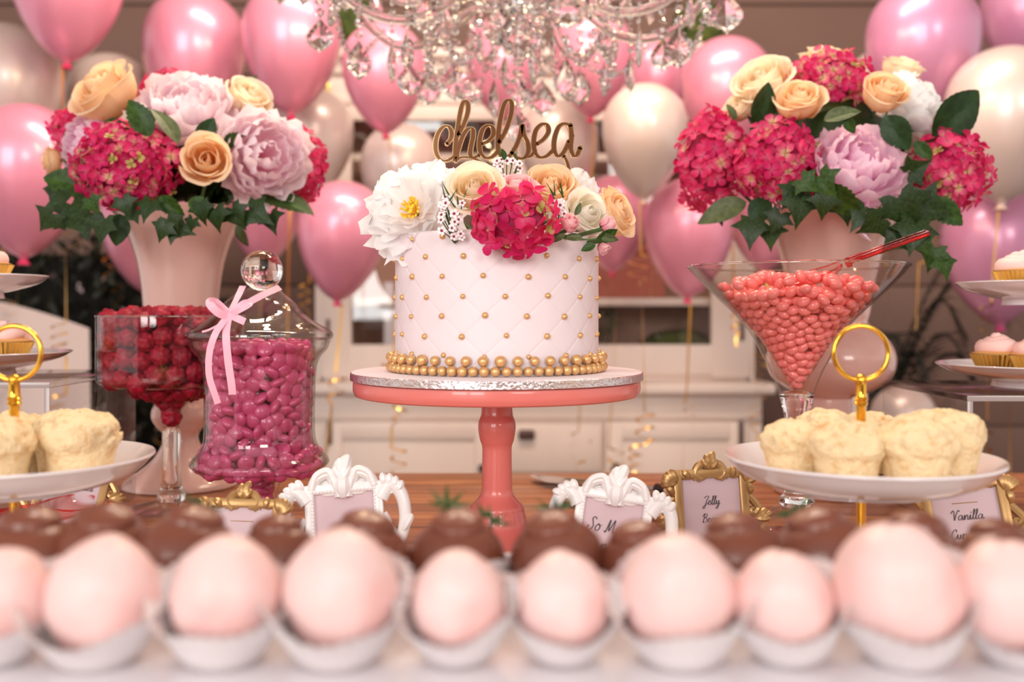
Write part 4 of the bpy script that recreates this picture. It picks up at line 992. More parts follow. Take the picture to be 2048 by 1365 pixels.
# ribbon bow round the lid neck
M_rib = mat('pink_satin_ribbon', (246, 186, 206), .4, sheen=.4, bump=(900, .2, .0005))
rbw = thing('ribbon_bow', 'pale pink satin ribbon tied in a bow round the jar lid', 'ribbon', at(459, 630, JD-.075))
ro = at(459, 630, JD-.075)
def rp3(L, w, nm, face=(0, -1, 0)):
    P = [at(x, y, D)-ro for x, y, D in L]; P = [Vector(p) for p in cr([tuple(p) for p in P], 7)]
    part(nm, MB().ribbon(P, w, lambda i: Vector((-(P[min(i+1, len(P)-1)]-P[max(i-1, 0)]).z, 0, (P[min(i+1, len(P)-1)]-P[max(i-1, 0)]).x))), M_rib, rbw, sharp=0)
wr = .0072
rp3([(486, 572, 1.08), (475, 595, 1.06), (465, 615, 1.035), (459, 630, 1.022)], wr, 'neck_band')
rp3([(560, 575, 1.085), (530, 588, 1.055), (495, 607, 1.035), (462, 630, 1.022)], wr, 'neck_band')
rp3([(459, 630, 1.021), (440, 628, 1.014), (422, 612, 1.012), (420, 604, 1.016), (432, 606, 1.022), (450, 622, 1.024), (459, 630, 1.022)], .0085, 'bow_loop')
rp3([(459, 630, 1.021), (476, 622, 1.014), (494, 612, 1.014), (500, 607, 1.018), (488, 606, 1.024), (470, 620, 1.024), (459, 630, 1.022)], .006, 'bow_loop')
rp3([(459, 630, 1.02), (474, 637, 1.016), (490, 644, 1.016)], .0075, 'bow_tail')
rp3([(459, 630, 1.02), (440, 648, 1.018), (418, 660, 1.02), (404, 664, 1.022)], .0022, 'bow_tail')
rp3([(457, 634, 1.02), (452, 670, 1.012), (456, 720, 1.012), (463, 770, 1.014), (465, 790, 1.016)], .0078, 'bow_tail')
rp3([(455, 634, 1.02), (432, 665, 1.008), (419, 705, 1.008), (418, 750, 1.01), (428, 785, 1.012), (436, 808, 1.014)], .0068, 'bow_tail')
part('bow_knot', MB().sphere((0, -.002, 0), (.0048, .003, .0046), 12, 8), M_rib, rbw)

# ---- gummy raspberries in a tall compote
GD = 1.2; GX = (343-1024)/F*GD; gl_ = Vector((GX, GD, TZ))
M_gum = mat('red_gummy', (176, 20, 52), .5, trans=.15, ior=1.4, sss=.4, sssr=.008, var=(120, (140, 10, 38), .35, .65), bump=(420, .5, .002))
gb = thing('glass_compote', 'tall stemmed glass compote filled with red gummy raspberries', 'compote', gl_)
gp = prof_px([(852, 3), (842, 10), (825, 19), (806, 32), (788, 55), (776, 92), (771, 122), (764, 136), (752, 141), (700, 141), (632, 141)], GD)
gpc = cr(gp, 5)
part('bowl', shell(MB(), gpc, .0026, 96), M_glass, gb)
gz = lambda y: CZ-(y-625)/F*GD-TZ
part('stem', MB().lathe(cr([(.0005, gz(858)), (.007, gz(853)), (.0105, gz(862)), (.0108, gz(900)), (.0112, gz(950)), (.0125, gz(975)), (.0155, gz(985)), (.0165, gz(993)), (.0140, gz(1002)), (.001, gz(1004))], 5), 40), M_glass_thick, gb)
part('rim', MB().tube([(141/F*GD*math.cos(2*PI*k/96), 141/F*GD*math.sin(2*PI*k/96), gz(632)) for k in range(96)], .0012, 6, closed=True), M_glass_thick, gb)
part('foot', MB().lathe(cr([(.0145, gz(1002)), (.02, gz(1003)), (.04, gz(1010)), (.056, .003), (.058, .0), (.001, 0)], 5), 56), M_glass, gb)
GR_ = interp_R([(max(r-.003, .001), z) for r, z in gpc])
gr = MB(); gg = random.Random(4)
GUM = []
DRU = [Vector((math.sqrt(1-(1-2*(i+.5)/26)**2)*math.cos(2.4*i), math.sqrt(1-(1-2*(i+.5)/26)**2)*math.sin(2.4*i), 1-2*(i+.5)/26)) for i in range(26)]
for k in range(3):
    m = MB().sphere((0, 0, 0), 1, 28, 20); vs = []
    for v in m.v:
        d = Vector(v).normalized(); b = max(math.exp(-(d.angle(c_)/.27)**2) for c_ in DRU)
        d = d*(.86+.17*b+.08*noise.noise(d*2+Vector((k*9, 0, 0)))); d.z = d.z*.95+.05
        vs.append((d.x*.0128, d.y*.0128, d.z*.0132))
    m.v = vs; GUM.append(m.me('gummy_raspberry', M_gum, sharp=0))
candies(fill(GR_, gz(850), gz(642), .0113, 12, depth=2, layers_top=2), gl_, GUM, 'gummy_raspberry', 'red gummy raspberry in the tall glass compote', 'candy', 'gummy raspberries in the compote', GR_, gz(642), .0113, rq, 8, 300, 'gummy_fill', 'red gummies deep inside the compote', M_gum, back=2)

# ---- cocktail glass of jelly beans
MD = 1.1; MX = (1593-1024)/F*MD; ml = Vector((MX, MD, TZ)); mz = lambda y: CZ-(y-625)/F*MD-TZ
M_bean = mat('coral_jelly_bean', (246, 132, 128), .22, coat=.5, sss=.3, sssr=.004)
mg = thing('cocktail_glass', 'giant cocktail glass heaped with coral jelly beans', 'glass', ml)
mo = cr(prof_px([(790, 33), (784, 34.5), (768, 40), (740, 52), (718, 64), (686, 80), (656, 99), (625, 126), (594, 158), (560, 192), (533, 215)], MD), 5)
inn = cr(prof_px([(778, 2), (768, 14), (745, 30), (718, 46), (686, 66), (656, 88), (625, 118), (594, 152), (560, 188), (533, 213)], MD), 5)
inn_hi = [tuple(p) for p in inn if p[1] >= mz(700)]; inn_lo = [tuple(p) for p in inn if p[1] < mz(700)]
part('bowl', MB().lathe([tuple(p) for p in mo]+[tuple(p) for p in inn[::-1]], 96), M_glass, mg)
part('rim', MB().tube([(214/F*MD*math.cos(2*PI*k/96), 214/F*MD*math.sin(2*PI*k/96), mz(533)) for k in range(96)], .0013, 6, closed=True), M_glass_thick, mg)
part('stem', MB().lathe(cr([(.0005, mz(780.5)), (.008, mz(782)), (.0185, mz(787)), (.0172, mz(800)), (.0125, mz(840)), (.010, mz(890)), (.0095, mz(950)), (.013, mz(985)), (.018, mz(996)), (.019, mz(1006)), (.014, mz(1014)), (.001, mz(1016))], 5), 48), M_glass_thick, mg)
part('foot', MB().lathe(cr([(.013, mz(1014)), (.022, mz(1018)), (.05, .007), (.068, .002), (.069, 0), (.001, 0)], 5), 64), M_glass, mg)
BR = interp_R([(r-.0005, z) for r, z in inn])
BEAN = []
for k in range(3):
    m = MB().sphere((0, 0, 0), 1, 14, 10)
    m.v = [(v[0]*.0079*(1-.05*k*.3), v[1]*.005, v[2]*.0052-.0009*(1-abs(v[0])**2)*(.5 if k else 1)) for v in m.v]; BEAN.append(m.me('jelly_bean', M_bean, sharp=0))
def bean_or(p, g):
    rad = Vector((p.x, p.y, 0)); tang = Vector((-p.y, p.x, 0)) if rad.length > .005 else Vector((1, 0, 0))
    ax = tang.normalized()+Vector((0, 0, g.gauss(0, .45)))+Vector((g.gauss(0, .2), g.gauss(0, .3), 0)); return ax.to_track_quat('X', 'Z') @ Quaternion((1, 0, 0), g.uniform(-.4, .4))
def top_dome(P):
    return P
candies(fill(BR, mz(776), mz(590), .0058, 14, depth=2, layers_top=3), ml, BEAN, 'jelly_bean', 'coral jelly bean heaped in the giant cocktail glass', 'candy', 'jelly beans in the cocktail glass', BR, mz(590), .0058, bean_or, 9, 225, 'jelly_bean_fill', 'remaining coral jelly beans inside the cocktail glass', M_bean)
gt = random.Random(6)
for i in range(75):      # loose heap on top
    a = gt.uniform(0, 2*PI); R = .083*math.sqrt(gt.random()); p = Vector((R*math.cos(a), R*math.sin(a), mz(588)+.005+.017*(1-(R/.085)**2)+gt.uniform(-.003, .003)))
    tag(ob('jelly_bean', gt.choice(BEAN), None, ml+p, Euler((gt.uniform(-.4, .4), gt.uniform(-.5, .5), gt.uniform(0, 6)))), 'coral jelly bean lying loose on top of the heap', 'candy', 'jelly beans on top of the heap')

# ---- red translucent scoops
def scoop(label, loc, rot, s=1.0):
    t = thing('plastic_scoop', label, 'scoop', loc, rot, 'red plastic scoops', s)
    vs = []; fs = []; nu, nv = 14, 12
    for i in range(nv+1):
        v = i/nv; y = -.005-.062*v
        w = .021*math.sin(min(1, .28+v*.95)*PI/2)*(1 if v < .7 else math.sqrt(max(0.02, 1-((v-.7)/.3)**2*.9)))
        for k in range(nu+1):
            u = -1+2*k/nu; vs.append((w*math.sin(u*1.35)/math.sin(1.35), y, -.017*math.cos(u*1.35)*(1-.35*v)*min(1, .35+v*3)))
    for i in range(nv):
        for k in range(nu): a = i*(nu+1)+k; fs.append((a, a+1, a+nu+2, a+nu+1))
    o = ob('scoop_bowl', MB().add(vs, fs).me('scoop_bowl', M_red_acryl, sharp=0), t)
    md = o.modifiers.new('wall', 'SOLIDIFY'); md.thickness = .0012
    edge = [vs[i*(nu+1)] for i in range(nv+1)]+[vs[nv*(nu+1)+k] for k in range(1, nu)]+[vs[i*(nu+1)+nu] for i in range(nv, -1, -1)]
    part('scoop_rim', MB().tube(edge, .0008, 6), M_redrim, t)
    part('handle', MB().bbox((0, .045, -.004), (.0125, .085, .0028), .0012).bbox((-.0052, .045, -.002), (.0022, .085, .005), .0008).bbox((.0052, .045, -.002), (.0022, .085, .005), .0008).bbox((0, .0865, -.002), (.0115, .004, .005), .0015).bbox((0, .002, -.004), (.012, .006, .009), .0015), M_redrim, t)
M_redrim = thin_glass('red_plastic_edge', col=(255, 150, 148), edge=(226, 44, 62), refl=1.2)
sp0 = at(1690, 520, 1.06)
def aim(d, up): 
    Y = Vector(d).normalized(); Z = Vector(up); Z = (Z-Y*Z.dot(Y)).normalized(); X = Y.cross(Z); return Matrix((X, Y, Z)).transposed().to_quaternion()
scoop('red clear plastic scoop standing in the jelly beans', sp0, aim(at(1857, 460, 1.04)-sp0, (0, -.25, 1)), 1.0)
scoop('red clear plastic scoop lying before the raspberry card', at(75, 1012, 1.0)+Vector((0, 0, .0)), aim((-.4, -1, .05), (0, -.45, 1)), 1.25)
scoop('red clear plastic scoop lying beside the candy jar foot', Vector(((625-1024)/F*.98, .98, TZ+.024)), aim((.9, -.25, .02), (0, 0, 1)), 1.05)
# ================================================================ MUFFIN STANDS
M_muff = mat('golden_muffin_crumb', (242, 218, 174), .8, bump=(420, .8, .003), var=(150, (216, 164, 100), .52, .8))
M_brown = mat('brown_muffin_crumb', (190, 140, 74), .8, bump=(260, .5, .002), var=(90, (150, 100, 50), .4, .7))
def muffin_mesh(seed, m, name='muffin'):
    r0 = random.Random(seed); off = Vector((seed*3.1, 1.7*seed, 0))
    pr = cr([(.0005, 0), (.0175, 0), (.0185, .001), (.0205, .012), (.0225, .021), (.0246, .0250), (.0255, .0285), (.0244, .0345), (.0200, .0405), (.012, .0448), (.0005, .0465)], 5)
    b = MB().lathe([tuple(p) for p in pr], 72); vs = []
    for v in b.v:
        p = Vector(v); t = max(0, min(1, (p.z-.018)/.012))
        n = noise.fractal(p*75+off, .8, 2.1, 5); n2 = noise.noise(p*38+off*2)
        cr_ = -max(0, .07-abs(noise.noise(p*36+off*1.3)))*.045*t
        d = Vector((p.x, p.y, max(0, p.z-.02))).normalized()
        p = p+d*((.0026*n+.0024*n2)*t+cr_+.0005*n); vs.append(tuple(p))
    b.v = vs; return b.me(name, m, sharp=0)
MUF = [muffin_mesh(i, M_muff) for i in range(5)]; BMUF = [muffin_mesh(i+9, M_brown) for i in range(2)]
TD_ = .745
def tier_stand(label, x):
    X = (x-1024)/F*TD_; t = thing('tiered_stand', label, 'cake stand', (X, TD_, TZ), group='two-tier muffin stands')
    def plate(R, z, nm):
        pr = cr([(.001, .0), (R*.68, .0), (R*.74, .0), (R*.88, .006), (R*.985, .0165), (R, .0178), (R*.995, .0192), (R*.98, .0188), (R*.86, .0095), (R*.76, .003), (R*.68, .0025), (.001, .0025)], 5)
        part(nm, MB().lathe([(p[0], p[1]+z) for p in pr], 96).lathe([(R*.52, z+.0005), (R*.53, z-.006), (R*.50, z-.006), (R*.49, z+.0005)], 96), M_china, t)
    plate(.100, .113, 'upper_plate'); plate(.13, .0065, 'lower_plate')
    part('rod', MB().lathe(cr([(.001, .0), (.0034, .001), (.0034, .02), (.0034, .112)], 2)+[(.0075, .1125), (.0078, .1145), (.006, .1165), (.0075, .118), (.007, .1205), (.0036, .122), (.0034, .17)]+cr([(.0034, .1700), (.0040, .1705), (.0052, .172), (.0040, .1735), (.0052, .1755), (.0040, .1775), (.0040, .188), (.0045, .1895), (.0032, .1925), (.0005, .1938)], 3), 28), M_gold, t)
    R = .0203; zc_ = .2095
    part('ring_handle', MB().tube([(R*math.cos(2*PI*k/56), 0, zc_+R*math.sin(2*PI*k/56)) for k in range(56)], .00185, 12, closed=True), M_gold, t)
    return Vector((X, TD_, TZ))
rm = random.Random(31)
def muffins(base, L, z, meshes, lab, grp):
    for i, (dx, dy, l) in enumerate(L):
        t = ob('muffin', meshes[i % len(meshes)], None, base+Vector((dx, dy, z)), Euler((0, 0, rm.uniform(0, 6))), rm.uniform(.96, 1.06)*(1.0 if len(l) < 2 or l[-1] != '+' else 1.12)); tag(t, lab % l.rstrip('+'), 'muffin', grp)
sr = tier_stand('two-tier white china stand with gold ring handle before the cocktail glass', 1722)
muffins(sr, [(-.054, -.014, 'beside the outer rim nearest the cocktail glass'), (-.028, -.050, 'at the front, first before the gold rod'), (.020, -.052, 'at the front past the gold rod+'), (.053, -.018, 'tall, at the side nearest the cupcakes+'), (-.014, .035, 'with torn crust, behind the gold rod'), (.022, .034, 'at the back past the gold rod')], .1165, MUF, 'plain golden muffin %s', 'golden muffins by the cocktail glass')
muffins(sr, [(-.088, -.01, 'under the muffin plate near the cocktail glass foot'), (.012, -.082, 'under the muffin plate beside the gold rod'), (.06, .06, 'under the muffin plate at the far side')], .010, BMUF, 'brown muffin on the lower tier %s', 'brown muffins on the lower tier')
sl = tier_stand('two-tier white china stand with gold ring handle cut off at the picture edge', 28)
muffins(sl, [(.012, -.055, 'wide, at the front before the gold rod+'), (.058, -.020, 'with cracked crust, nearest the raspberry compote+'), (.030, .022, 'behind the cracked one, pale top'), (-.012, .03, 'at the back behind the gold rod'), (-.05, -.02, 'at the picture edge')], .1165, [MUF[3], MUF[1], MUF[0], MUF[2]], 'plain golden muffin %s on the cut-off stand', 'golden muffins on the cut-off stand')

# ================================================================ CUPCAKE TOWERS ON ACRYLIC RISERS
M_frost = mat('pink_buttercream', (248, 206, 200), .55, sss=.15, sssr=.005); M_cake = mat('cupcake_sponge', (214, 160, 96), .8, bump=(300, .4, .001))
LIN = MB(); N = 72; vs = []
for (r, z) in ((.020, 0), (.0278, .0165)):
    for k in range(N): a = 2*PI*k/N; q = r*(1+(.035 if k % 2 else -.035)); vs.append((q*math.cos(a), q*math.sin(a), z+(.0006 if k % 2 and z else 0)))
LIN.add(vs, [(k, (k+1) % N, N+(k+1) % N, N+k) for k in range(N)]+[tuple(range(N))]); LIN = LIN.me('foil_liner', M_foil, smooth=False)
SPG = MB().lathe(cr([(.0005, .002), (.018, .002), (.0262, .0165), (.0255, .0185), (.015, .0215), (.0005, .022)], 4), 32).me('sponge', M_cake)
fm = MB(); vs = []; fs = []; NT = 90; TN = 10; turns = 2.6
P = []; Rr = []
for i in range(NT+1):
    t = i/NT; a = 2*PI*turns*t; R = .0185*(1-t)**.8; P.append((R*math.cos(a), R*math.sin(a), .021+.015*t)); Rr.append(.0092*(1-.45*t)*(1+.12*math.sin(a*3)))
fm.tube(P, Rr, 12, flat=.8).sphere((0, 0, .025), (.0165, .0165, .006), 20, 10); FRO = fm.me('frosting_swirl', M_frost, sharp=60)
def cupcake(label, loc, grp, rz):
    t = thing('cupcake', label, 'cupcake', loc, (0, 0, rz), grp, 1.08); ob('foil_liner', LIN, t); ob('sponge', SPG, t); ob('frosting_swirl', FRO, t)
def tower(X, D, zr, plates, lab, rlab, w):
    zr_top = zr
    rs = thing('acrylic_riser', rlab, 'riser', (X, D, TZ), group='acrylic risers'); th = .006
    part('top_sheet', MB().bbox((0, 0, zr-th/2), (w, .24, th), .0008), M_acryl, rs)
    for sx in (-1, 1): part('side_sheet', MB().bbox((sx*(w/2-th/2), 0, (zr-th)/2), (th, .24, zr-th), .0008), M_acryl, rs)
    part('polished_edge', MB().bbox((0, -.1202, zr-th/2), (w, .0008, th), .0002).bbox((-(w/2-th/2), -.1202, (zr-th)/2), (th, .0008, zr-th), .0002).bbox((w/2-th/2, -.1202, (zr-th)/2), (th, .0008, zr-th), .0002), M_edge, rs)
    t = thing('cupcake_tower', lab, 'cake stand', (X, D, TZ+zr), group='cupcake towers')
    for i, (R, z) in enumerate(plates):
        pr = cr([(.001, .0), (R*.45, .0), (R*.55, .001), (R*.85, .0095), (R*.985, .0175), (R, .019), (R*.98, .0195), (R*.84, .0125), (R*.55, .0045), (.001, .0045)], 5)
        part('plate', MB().lathe([(p[0], p[1]+z-zr) for p in pr], 80).lathe([(R*.46, z-zr+.001), (R*.48, z-zr-.0075), (R*.44, z-zr-.0075), (R*.42, z-zr+.001)], 64), M_china, t)
    part('rod', MB().tube([(0, 0, .0), (0, 0, plates[-1][1]-zr+.09)], .0035, 12), M_gold, t)
    return X, D
M_edge = mat('acrylic_cut_edge', (206, 196, 194), .2, trans=.4)
tower(.625, 1.17, .152, [(.118, .160), (.096, .256)], 'white two-plate cupcake tower cut off at the edge past the muffins', 'clear acrylic riser box beside the muffin stand with the cocktail glass', .29)
for i, (dx, dy, z, l) in enumerate(((-.064, -.022, .1735, 'at the lower plate rim'), (-.038, -.058, .1735, 'at the lower plate front, cut off'), (-.042, -.03, .2685, 'on the upper plate before the mauve balloon'))):
    cupcake('pink swirled cupcake in pleated gold foil '+l, Vector((.625+dx, 1.17+dy, TZ+z)), 'cupcakes on the tower by the mauve balloon', i*1.3)
tower(-.645, 1.17, .166, [(.118, .174), (.092, .264)], 'white two-plate cupcake tower cut off at the edge before the slipcovered chair', 'clear acrylic riser box before the slipcovered chair', .315)
for i, (dx, dy, z, l) in enumerate(((.060, -.02, .1875, 'on the lower plate seen through the gold ring'), (.02, -.06, .1875, 'on the lower plate at the picture edge'), (.036, -.02, .2765, 'on the upper plate before the large mauve-pink balloon'))):
    cupcake('pink swirled cupcake in pleated gold foil '+l, Vector((-.645+dx, 1.17+dy, TZ+z)), 'cupcakes on the tower by the chair', i*2.1+.5)

# ================================================================ CARD FRAMES
FONT = {'a': ([[(.9, .8), (.55, 1), (.15, .6), (.25, .05), (.6, .1), (.9, .85), (.88, .2), (1.05, 0), (1.25, .25)]], 1.2), 'b': ([[(0, .2), (.35, 1.2), (.45, 1.9), (.25, 1.9), (.2, .6), (.3, .05), (.6, 0), (.8, .4), (.65, .85), (.8, .75), (1.05, .8)]], 1.0),
 'c': ([[(.75, .8), (.5, 1), (.15, .55), (.3, .02), (.65, .05), (.95, .35)]], .9), 'd': ([[(.85, .8), (.5, 1), (.12, .55), (.25, .02), (.6, .15), (.95, 2), (.88, .25), (1.05, 0), (1.25, .25)]], 1.2),
 'e': ([[(0, .3), (.5, .55), (.65, .85), (.4, 1), (.12, .5), (.35, 0), (.8, .25)]], .8), 'i': ([[(0, .3), (.25, 1), (.22, .2), (.4, 0), (.6, .3)], [(.3, 1.4), (.33, 1.5)]], .55),
 'k': ([[(0, .2), (.4, 1.3), (.5, 1.95), (.3, 1.85), (.2, 0), (.3, .5), (.65, .95), (.7, .7), (.35, .5), (.7, .05), (1, .25)]], .95), 'l': ([[(0, .2), (.4, 1.2), (.5, 1.95), (.3, 1.9), (.2, .3), (.35, 0), (.6, .25)]], .55),
 'n': ([[(0, .3), (.15, 1), (.15, 0), (.3, .6), (.6, .98), (.72, .7), (.7, .15), (.88, 0), (1.08, .25)]], 1.02), 'o': ([[(.45, 1), (.12, .6), (.2, .05), (.55, .02), (.75, .5), (.5, 1), (.6, .8), (.95, .85)]], .88),
 'p': ([[(0, .3), (.2, 1), (.1, -.9), (.2, .5), (.5, 1), (.8, .6), (.6, .05), (.25, .15), (.6, 0), (1, .25)]], .95), 'r': ([[(0, .2), (.2, 1.1), (.3, .9), (.6, .9), (.5, .3), (.65, 0), (.85, .25)]], .78),
 's': ([[(0, .2), (.35, 1.05), (.45, .6), (.5, .15), (.2, 0), (.1, .15), (.5, .02), (.8, .25)]], .72), 'u': ([[(0, .3), (.2, 1), (.2, .2), (.45, 0), (.75, .9), (.75, .2), (.92, 0), (1.12, .25)]], 1.05),
 'y': ([[(0, .3), (.2, 1), (.2, .3), (.45, .1), (.75, .95), (.7, -.5), (.4, -.95), (.25, -.6), (1.05, .25)]], 1.0),
 'R': ([[(.4, 1.9), (.3, .8), (.1, 0)], [(-.1, 1.3), (.3, 2), (.95, 1.9), (.9, 1.3), (.4, 1.05), (.8, .6), (1.2, 0), (1.5, .2)]], 1.45), 'S': ([[(1.1, 1.7), (.8, 2), (.5, 1.7), (.7, 1.1), (.85, .5), (.5, 0), (0, .2), (.2, .6)]], 1.15),
 'M': ([[(0, .1), (.2, 0), (.5, 1.9), (.6, .1), (1.2, 1.9), (1.2, .1), (1.5, .1)]], 1.55), 'C': ([[(1, 1.5), (.9, 1.95), (.4, 1.7), (.1, .8), (.4, .05), (.8, .1), (1.1, .5)]], 1.1),
 'J': ([[(.1, 1.6), (.5, 2), (1.1, 1.9), (.7, 1), (.4, -.6), (0, -.8), (.1, -.3), (.9, .3)]], 1.0), 'B': ([[(.4, 1.9), (.25, 0)], [(0, 1.4), (.4, 2), (1, 1.8), (.8, 1.2), (.4, 1.05), (1, .9), (1, .2), (.5, -.05), (.1, .2)]], 1.2),
 'V': ([[(-.1, 1.5), (.2, 2), (.45, 1.7), (.6, 0), (.9, 1.2), (1.3, 2), (1.5, 1.8)]], 1.25), ' ': ([], .7)}
M_ink = mat('grey_ink', (96, 82, 88), .7); M_card = mat('pale_pink_card', (226, 202, 208), .6); M_cardg = mat('framed_card_pink', (220, 196, 204), .12, coat=.6)
def script(mb, txt, cx_, cy_, h, y, wd=.16):
    W = sum(FONT[c][1] for c in txt)*h; x = cx_-W/2
    for c in txt:
        ss, ad = FONT[c]
        for s in ss:
            Q = [np.array((x+(p[0]+.18*p[1])*h, cy_+p[1]*h)) for p in (cr(s, 5) if len(s) > 2 else s)]
            stroke_prism(mb, Q, lambda i, t: h*wd*(.55+.6*abs(t[1])), y-.0002, y)
        x += ad*h
def scroll(mb, pts, r0, r1, seg=8, y=0, n=6, flat=1.0):
    C = cr(pts, n); k = len(C); mb.tube([(p[0], y, p[1]) for p in C], [1.22*(r0+(r1-r0)*i/(k-1)) for i in range(k)], seg, flat=flat)
def volute(c, R, a0, turns, d=1, n=14):
    return [(c[0]+R*(1-t)**.9*math.cos(a0+d*2*PI*turns*t), c[1]+R*(1-t)**.9*math.sin(a0+d*2*PI*turns*t)) for t in np.linspace(0, .92, n)]
def leafblob(mb, p, ang, L, w, y=-.002, curl=.3):
    n = 7; C = []; R = []
    for i in range(n+1):
        t = i/n; a = ang+curl*t; C.append((p[0]+L*t*math.cos(a), y-.0015*math.sin(PI*t), p[1]+L*t*math.sin(a))); R.append(1.25*w*(.45+.75*math.sin(PI*(.1+.72*t)))*(1 if i < n else .55))
    mb.tube(C, R, 7)
def rect_frame(mb, w, h, bar, y0, d, bev=.0015):
    for s in (-1, 1):
        mb.bbox((s*(w/2-bar/2), 0, h/2), (bar, d, h), bev, 2); mb.bbox((0, 0, h/2+s*(h/2-bar/2)), (w, d*.98, bar), bev, 2)
def card_frame(kind, label, x, ytop, D, lines, rz=0., lean=.2, roll=0., s=1.0, hgt=.005):
    """origin at the foot of the frame"""
    loc = Vector(((x-1024)/F*D, D, TZ))
    t = thing('card_frame', label, 'picture frame', loc, Euler((-lean, roll, rz)), 'ornate card frames', s)
    iw, ih = (.049, .062) if kind == 'white' else (.052, .066)
    m = M_white if kind == 'white' else M_goldframe
    z0 = .0135
    rb_ = MB(); rect_frame(rb_, iw+.012, ih+.012, .0075, 0, .008)
    part('frame_bars', rb_, m, t, (0, 0, z0-.006))
    c = part('card', MB().box((0, .0005, ih/2), (iw, .001, ih)), M_cardg, t, (0, 0, z0))
    part('backing', MB().box((0, .003, ih/2), (iw+.008, .002, ih+.008)), M_pewter if kind != 'white' else m, t, (0, 0, z0))
    tx = MB()
    for (txt, zy, h, xo) in lines: script(tx, txt, xo, zy, h, -.0002)
    if tx.v: part('lettering', tx, M_ink, c, smooth=False)
    part('easel_leg', MB().bbox((0, 0, 0), (.02, .002, .075), .0006), m, t, (0, .021, .036), Euler((lean+.28, 0, 0)))
    W = iw/2+.006; H = ih+.012
    if kind == 'white':
        bd_ = MB()
        for k in range(24):
            for sx in (-1, 1): bd_.sphere((sx*(iw/2-.0004), -.0042, z0+ih*k/23), .0011, 6, 4)
        for k in range(18): bd_.sphere((-iw/2+iw*k/17, -.0042, z0+ih+.0004), .0011, 6, 4)
        part('bead_trim', bd_, m, t)
        for sx in (-1, 1):
            M_ = lambda L: [(sx*a, b) for a, b in L]
            o = MB()   # big side C-scroll, open against the bars
            scroll(o, M_([(W-.002, H-.006), (W+.006, H+.004), (W+.014, H-.004), (W+.0165, H-.02), (W+.013, H-.036), (W+.004, H-.047), (W-.002, H-.052)]), .0052, .0030, 10)
            scroll(o, M_(volute((W+.002, H-.003), .006, 0, 1.0, 1)), .0026, .0014)
            scroll(o, M_([(W, H-.018), (W+.004, H-.026), (W+.003, H-.036), (W-.001, H-.042)]), .0022, .0012)
            leafblob(o, (sx*(W+.013), H-.034), math.atan2(.012, sx*.008), .016, .0022, curl=.0)
            leafblob(o, (sx*(W+.003), H-.047), math.atan2(.01, sx*.012), .015, .0022, curl=0)
            for k in range(4): leafblob(o, (sx*(W+.001+.003*k), H+.003-.0006*k*k), math.atan2(1, sx*(.2+.35*k)), .010, .0021)
            scroll(o, M_([(W+.002, .045), (W+.008, .035), (W+.011, .02), (W+.006, .008), (W-.004, .003)]), .0042, .0030, 9)
            part('side_scroll', o, m, t)
            o = MB()   # arch from corner to crest
            for k, (rr, yy) in enumerate(((.0036, -.001), (.0024, -.0035), (.0018, .003))):
                dk = .0024*k*(1 if k < 2 else -1.2)
                scroll(o, M_([(W-.006, H+.004), (W-.010, H+.012+dk), (W-.019, H+.0155+dk), (.0075, H+.010+dk*.6), (.004, H+.001), (.0035, H-.003)]), rr, rr*.9, 9, yy)
            scroll(o, M_(volute((.0125, H+.003), .0042, .5, 1.0, 1)), .0022, .0012); scroll(o, M_([(.006, H+.001), (.014, H+.0005), (.02, H+.004)]), .0026, .0018)
            part('crest_scroll', o, m, t)
        o = MB()
        for k in range(5):
            a = PI/2+(k-2)*.42; leafblob(o, (0.002*(k-2), H+.008), a, .0215-.0025*abs(k-2), .0036, -.002, .25*(1 if k < 2 else -1))
        leafblob(o, (0, H-.003), PI/2, .016, .0042, -.003, 0)
        part('crest_leaf', o, m, t)
        o = MB()
        for sx in (-1, 1): scroll(o, [(sx*(W-.004), .003), (sx*.016, -.001), (sx*.004, .002)], .0032, .0024)
        part('foot_scroll', o, m, t)
    else:
        rg = random.Random(int(x))
        for sx in (-1, 1):
            M_ = lambda L: [(sx*a, b) for a, b in L]
            o = MB()   # side ornament: paired volutes with leaves
            scroll(o, M_([(W, H*.30), (W+.005, H*.36), (W+.010, H*.46), (W+.006, H*.53)]+volute((W+.0035, H*.50), .0035, .3, 1.0, 1, 8)), .0030, .0015)
            scroll(o, M_([(W, H*.80), (W+.004, H*.74), (W+.008, H*.66), (W+.005, H*.6)]+volute((W+.0035, H*.64), .0032, -.3, 1.0, -1, 8)), .0030, .0015)
            for k in range(3): leafblob(o, (sx*(W+.004), H*.56), math.atan2(.35*(k-1), sx), .0145-.002*abs(k-1), .0022)
            leafblob(o, (sx*(W+.001), H*.30), math.atan2(-1, sx*.25), .014, .0024); leafblob(o, (sx*(W+.001), H*.82), math.atan2(1, sx*.2), .010, .0022)
            scroll(o, M_(volute((W+.0035, H*.22), .0045, 2, 1.1, 1)), .0026, .0014)
            part('side_scroll', o, m, t)
            o = MB()   # corner shells
            for k in range(5): leafblob(o, (sx*(W-.002), H-.004), math.atan2(math.sin(.2+.33*k), sx*math.cos(.2+.33*k)), .0125, .0024)
            scroll(o, M_(volute((W+.001, H-.001), .005, 2.5, 1.1, -1)), .0025, .0013, y=-.003)
            part('corner_shell', o, m, t)
            o = MB()
            for k in range(5): leafblob(o, (sx*(W-.002), .004), math.atan2(-math.sin(.2+.33*k), sx*math.cos(.2+.33*k)), .0115, .0024)
            part('corner_shell', o, m, t)
            o = MB()   # top volutes
            scroll(o, M_([(.003, H+.012), (.009, H+.0105), (.0125, H+.004), (.008, H-.001)]+volute((.0075, H+.0045), .0042, -1.2, 1.0, -1, 9)), .0030, .0014, y=-.001)
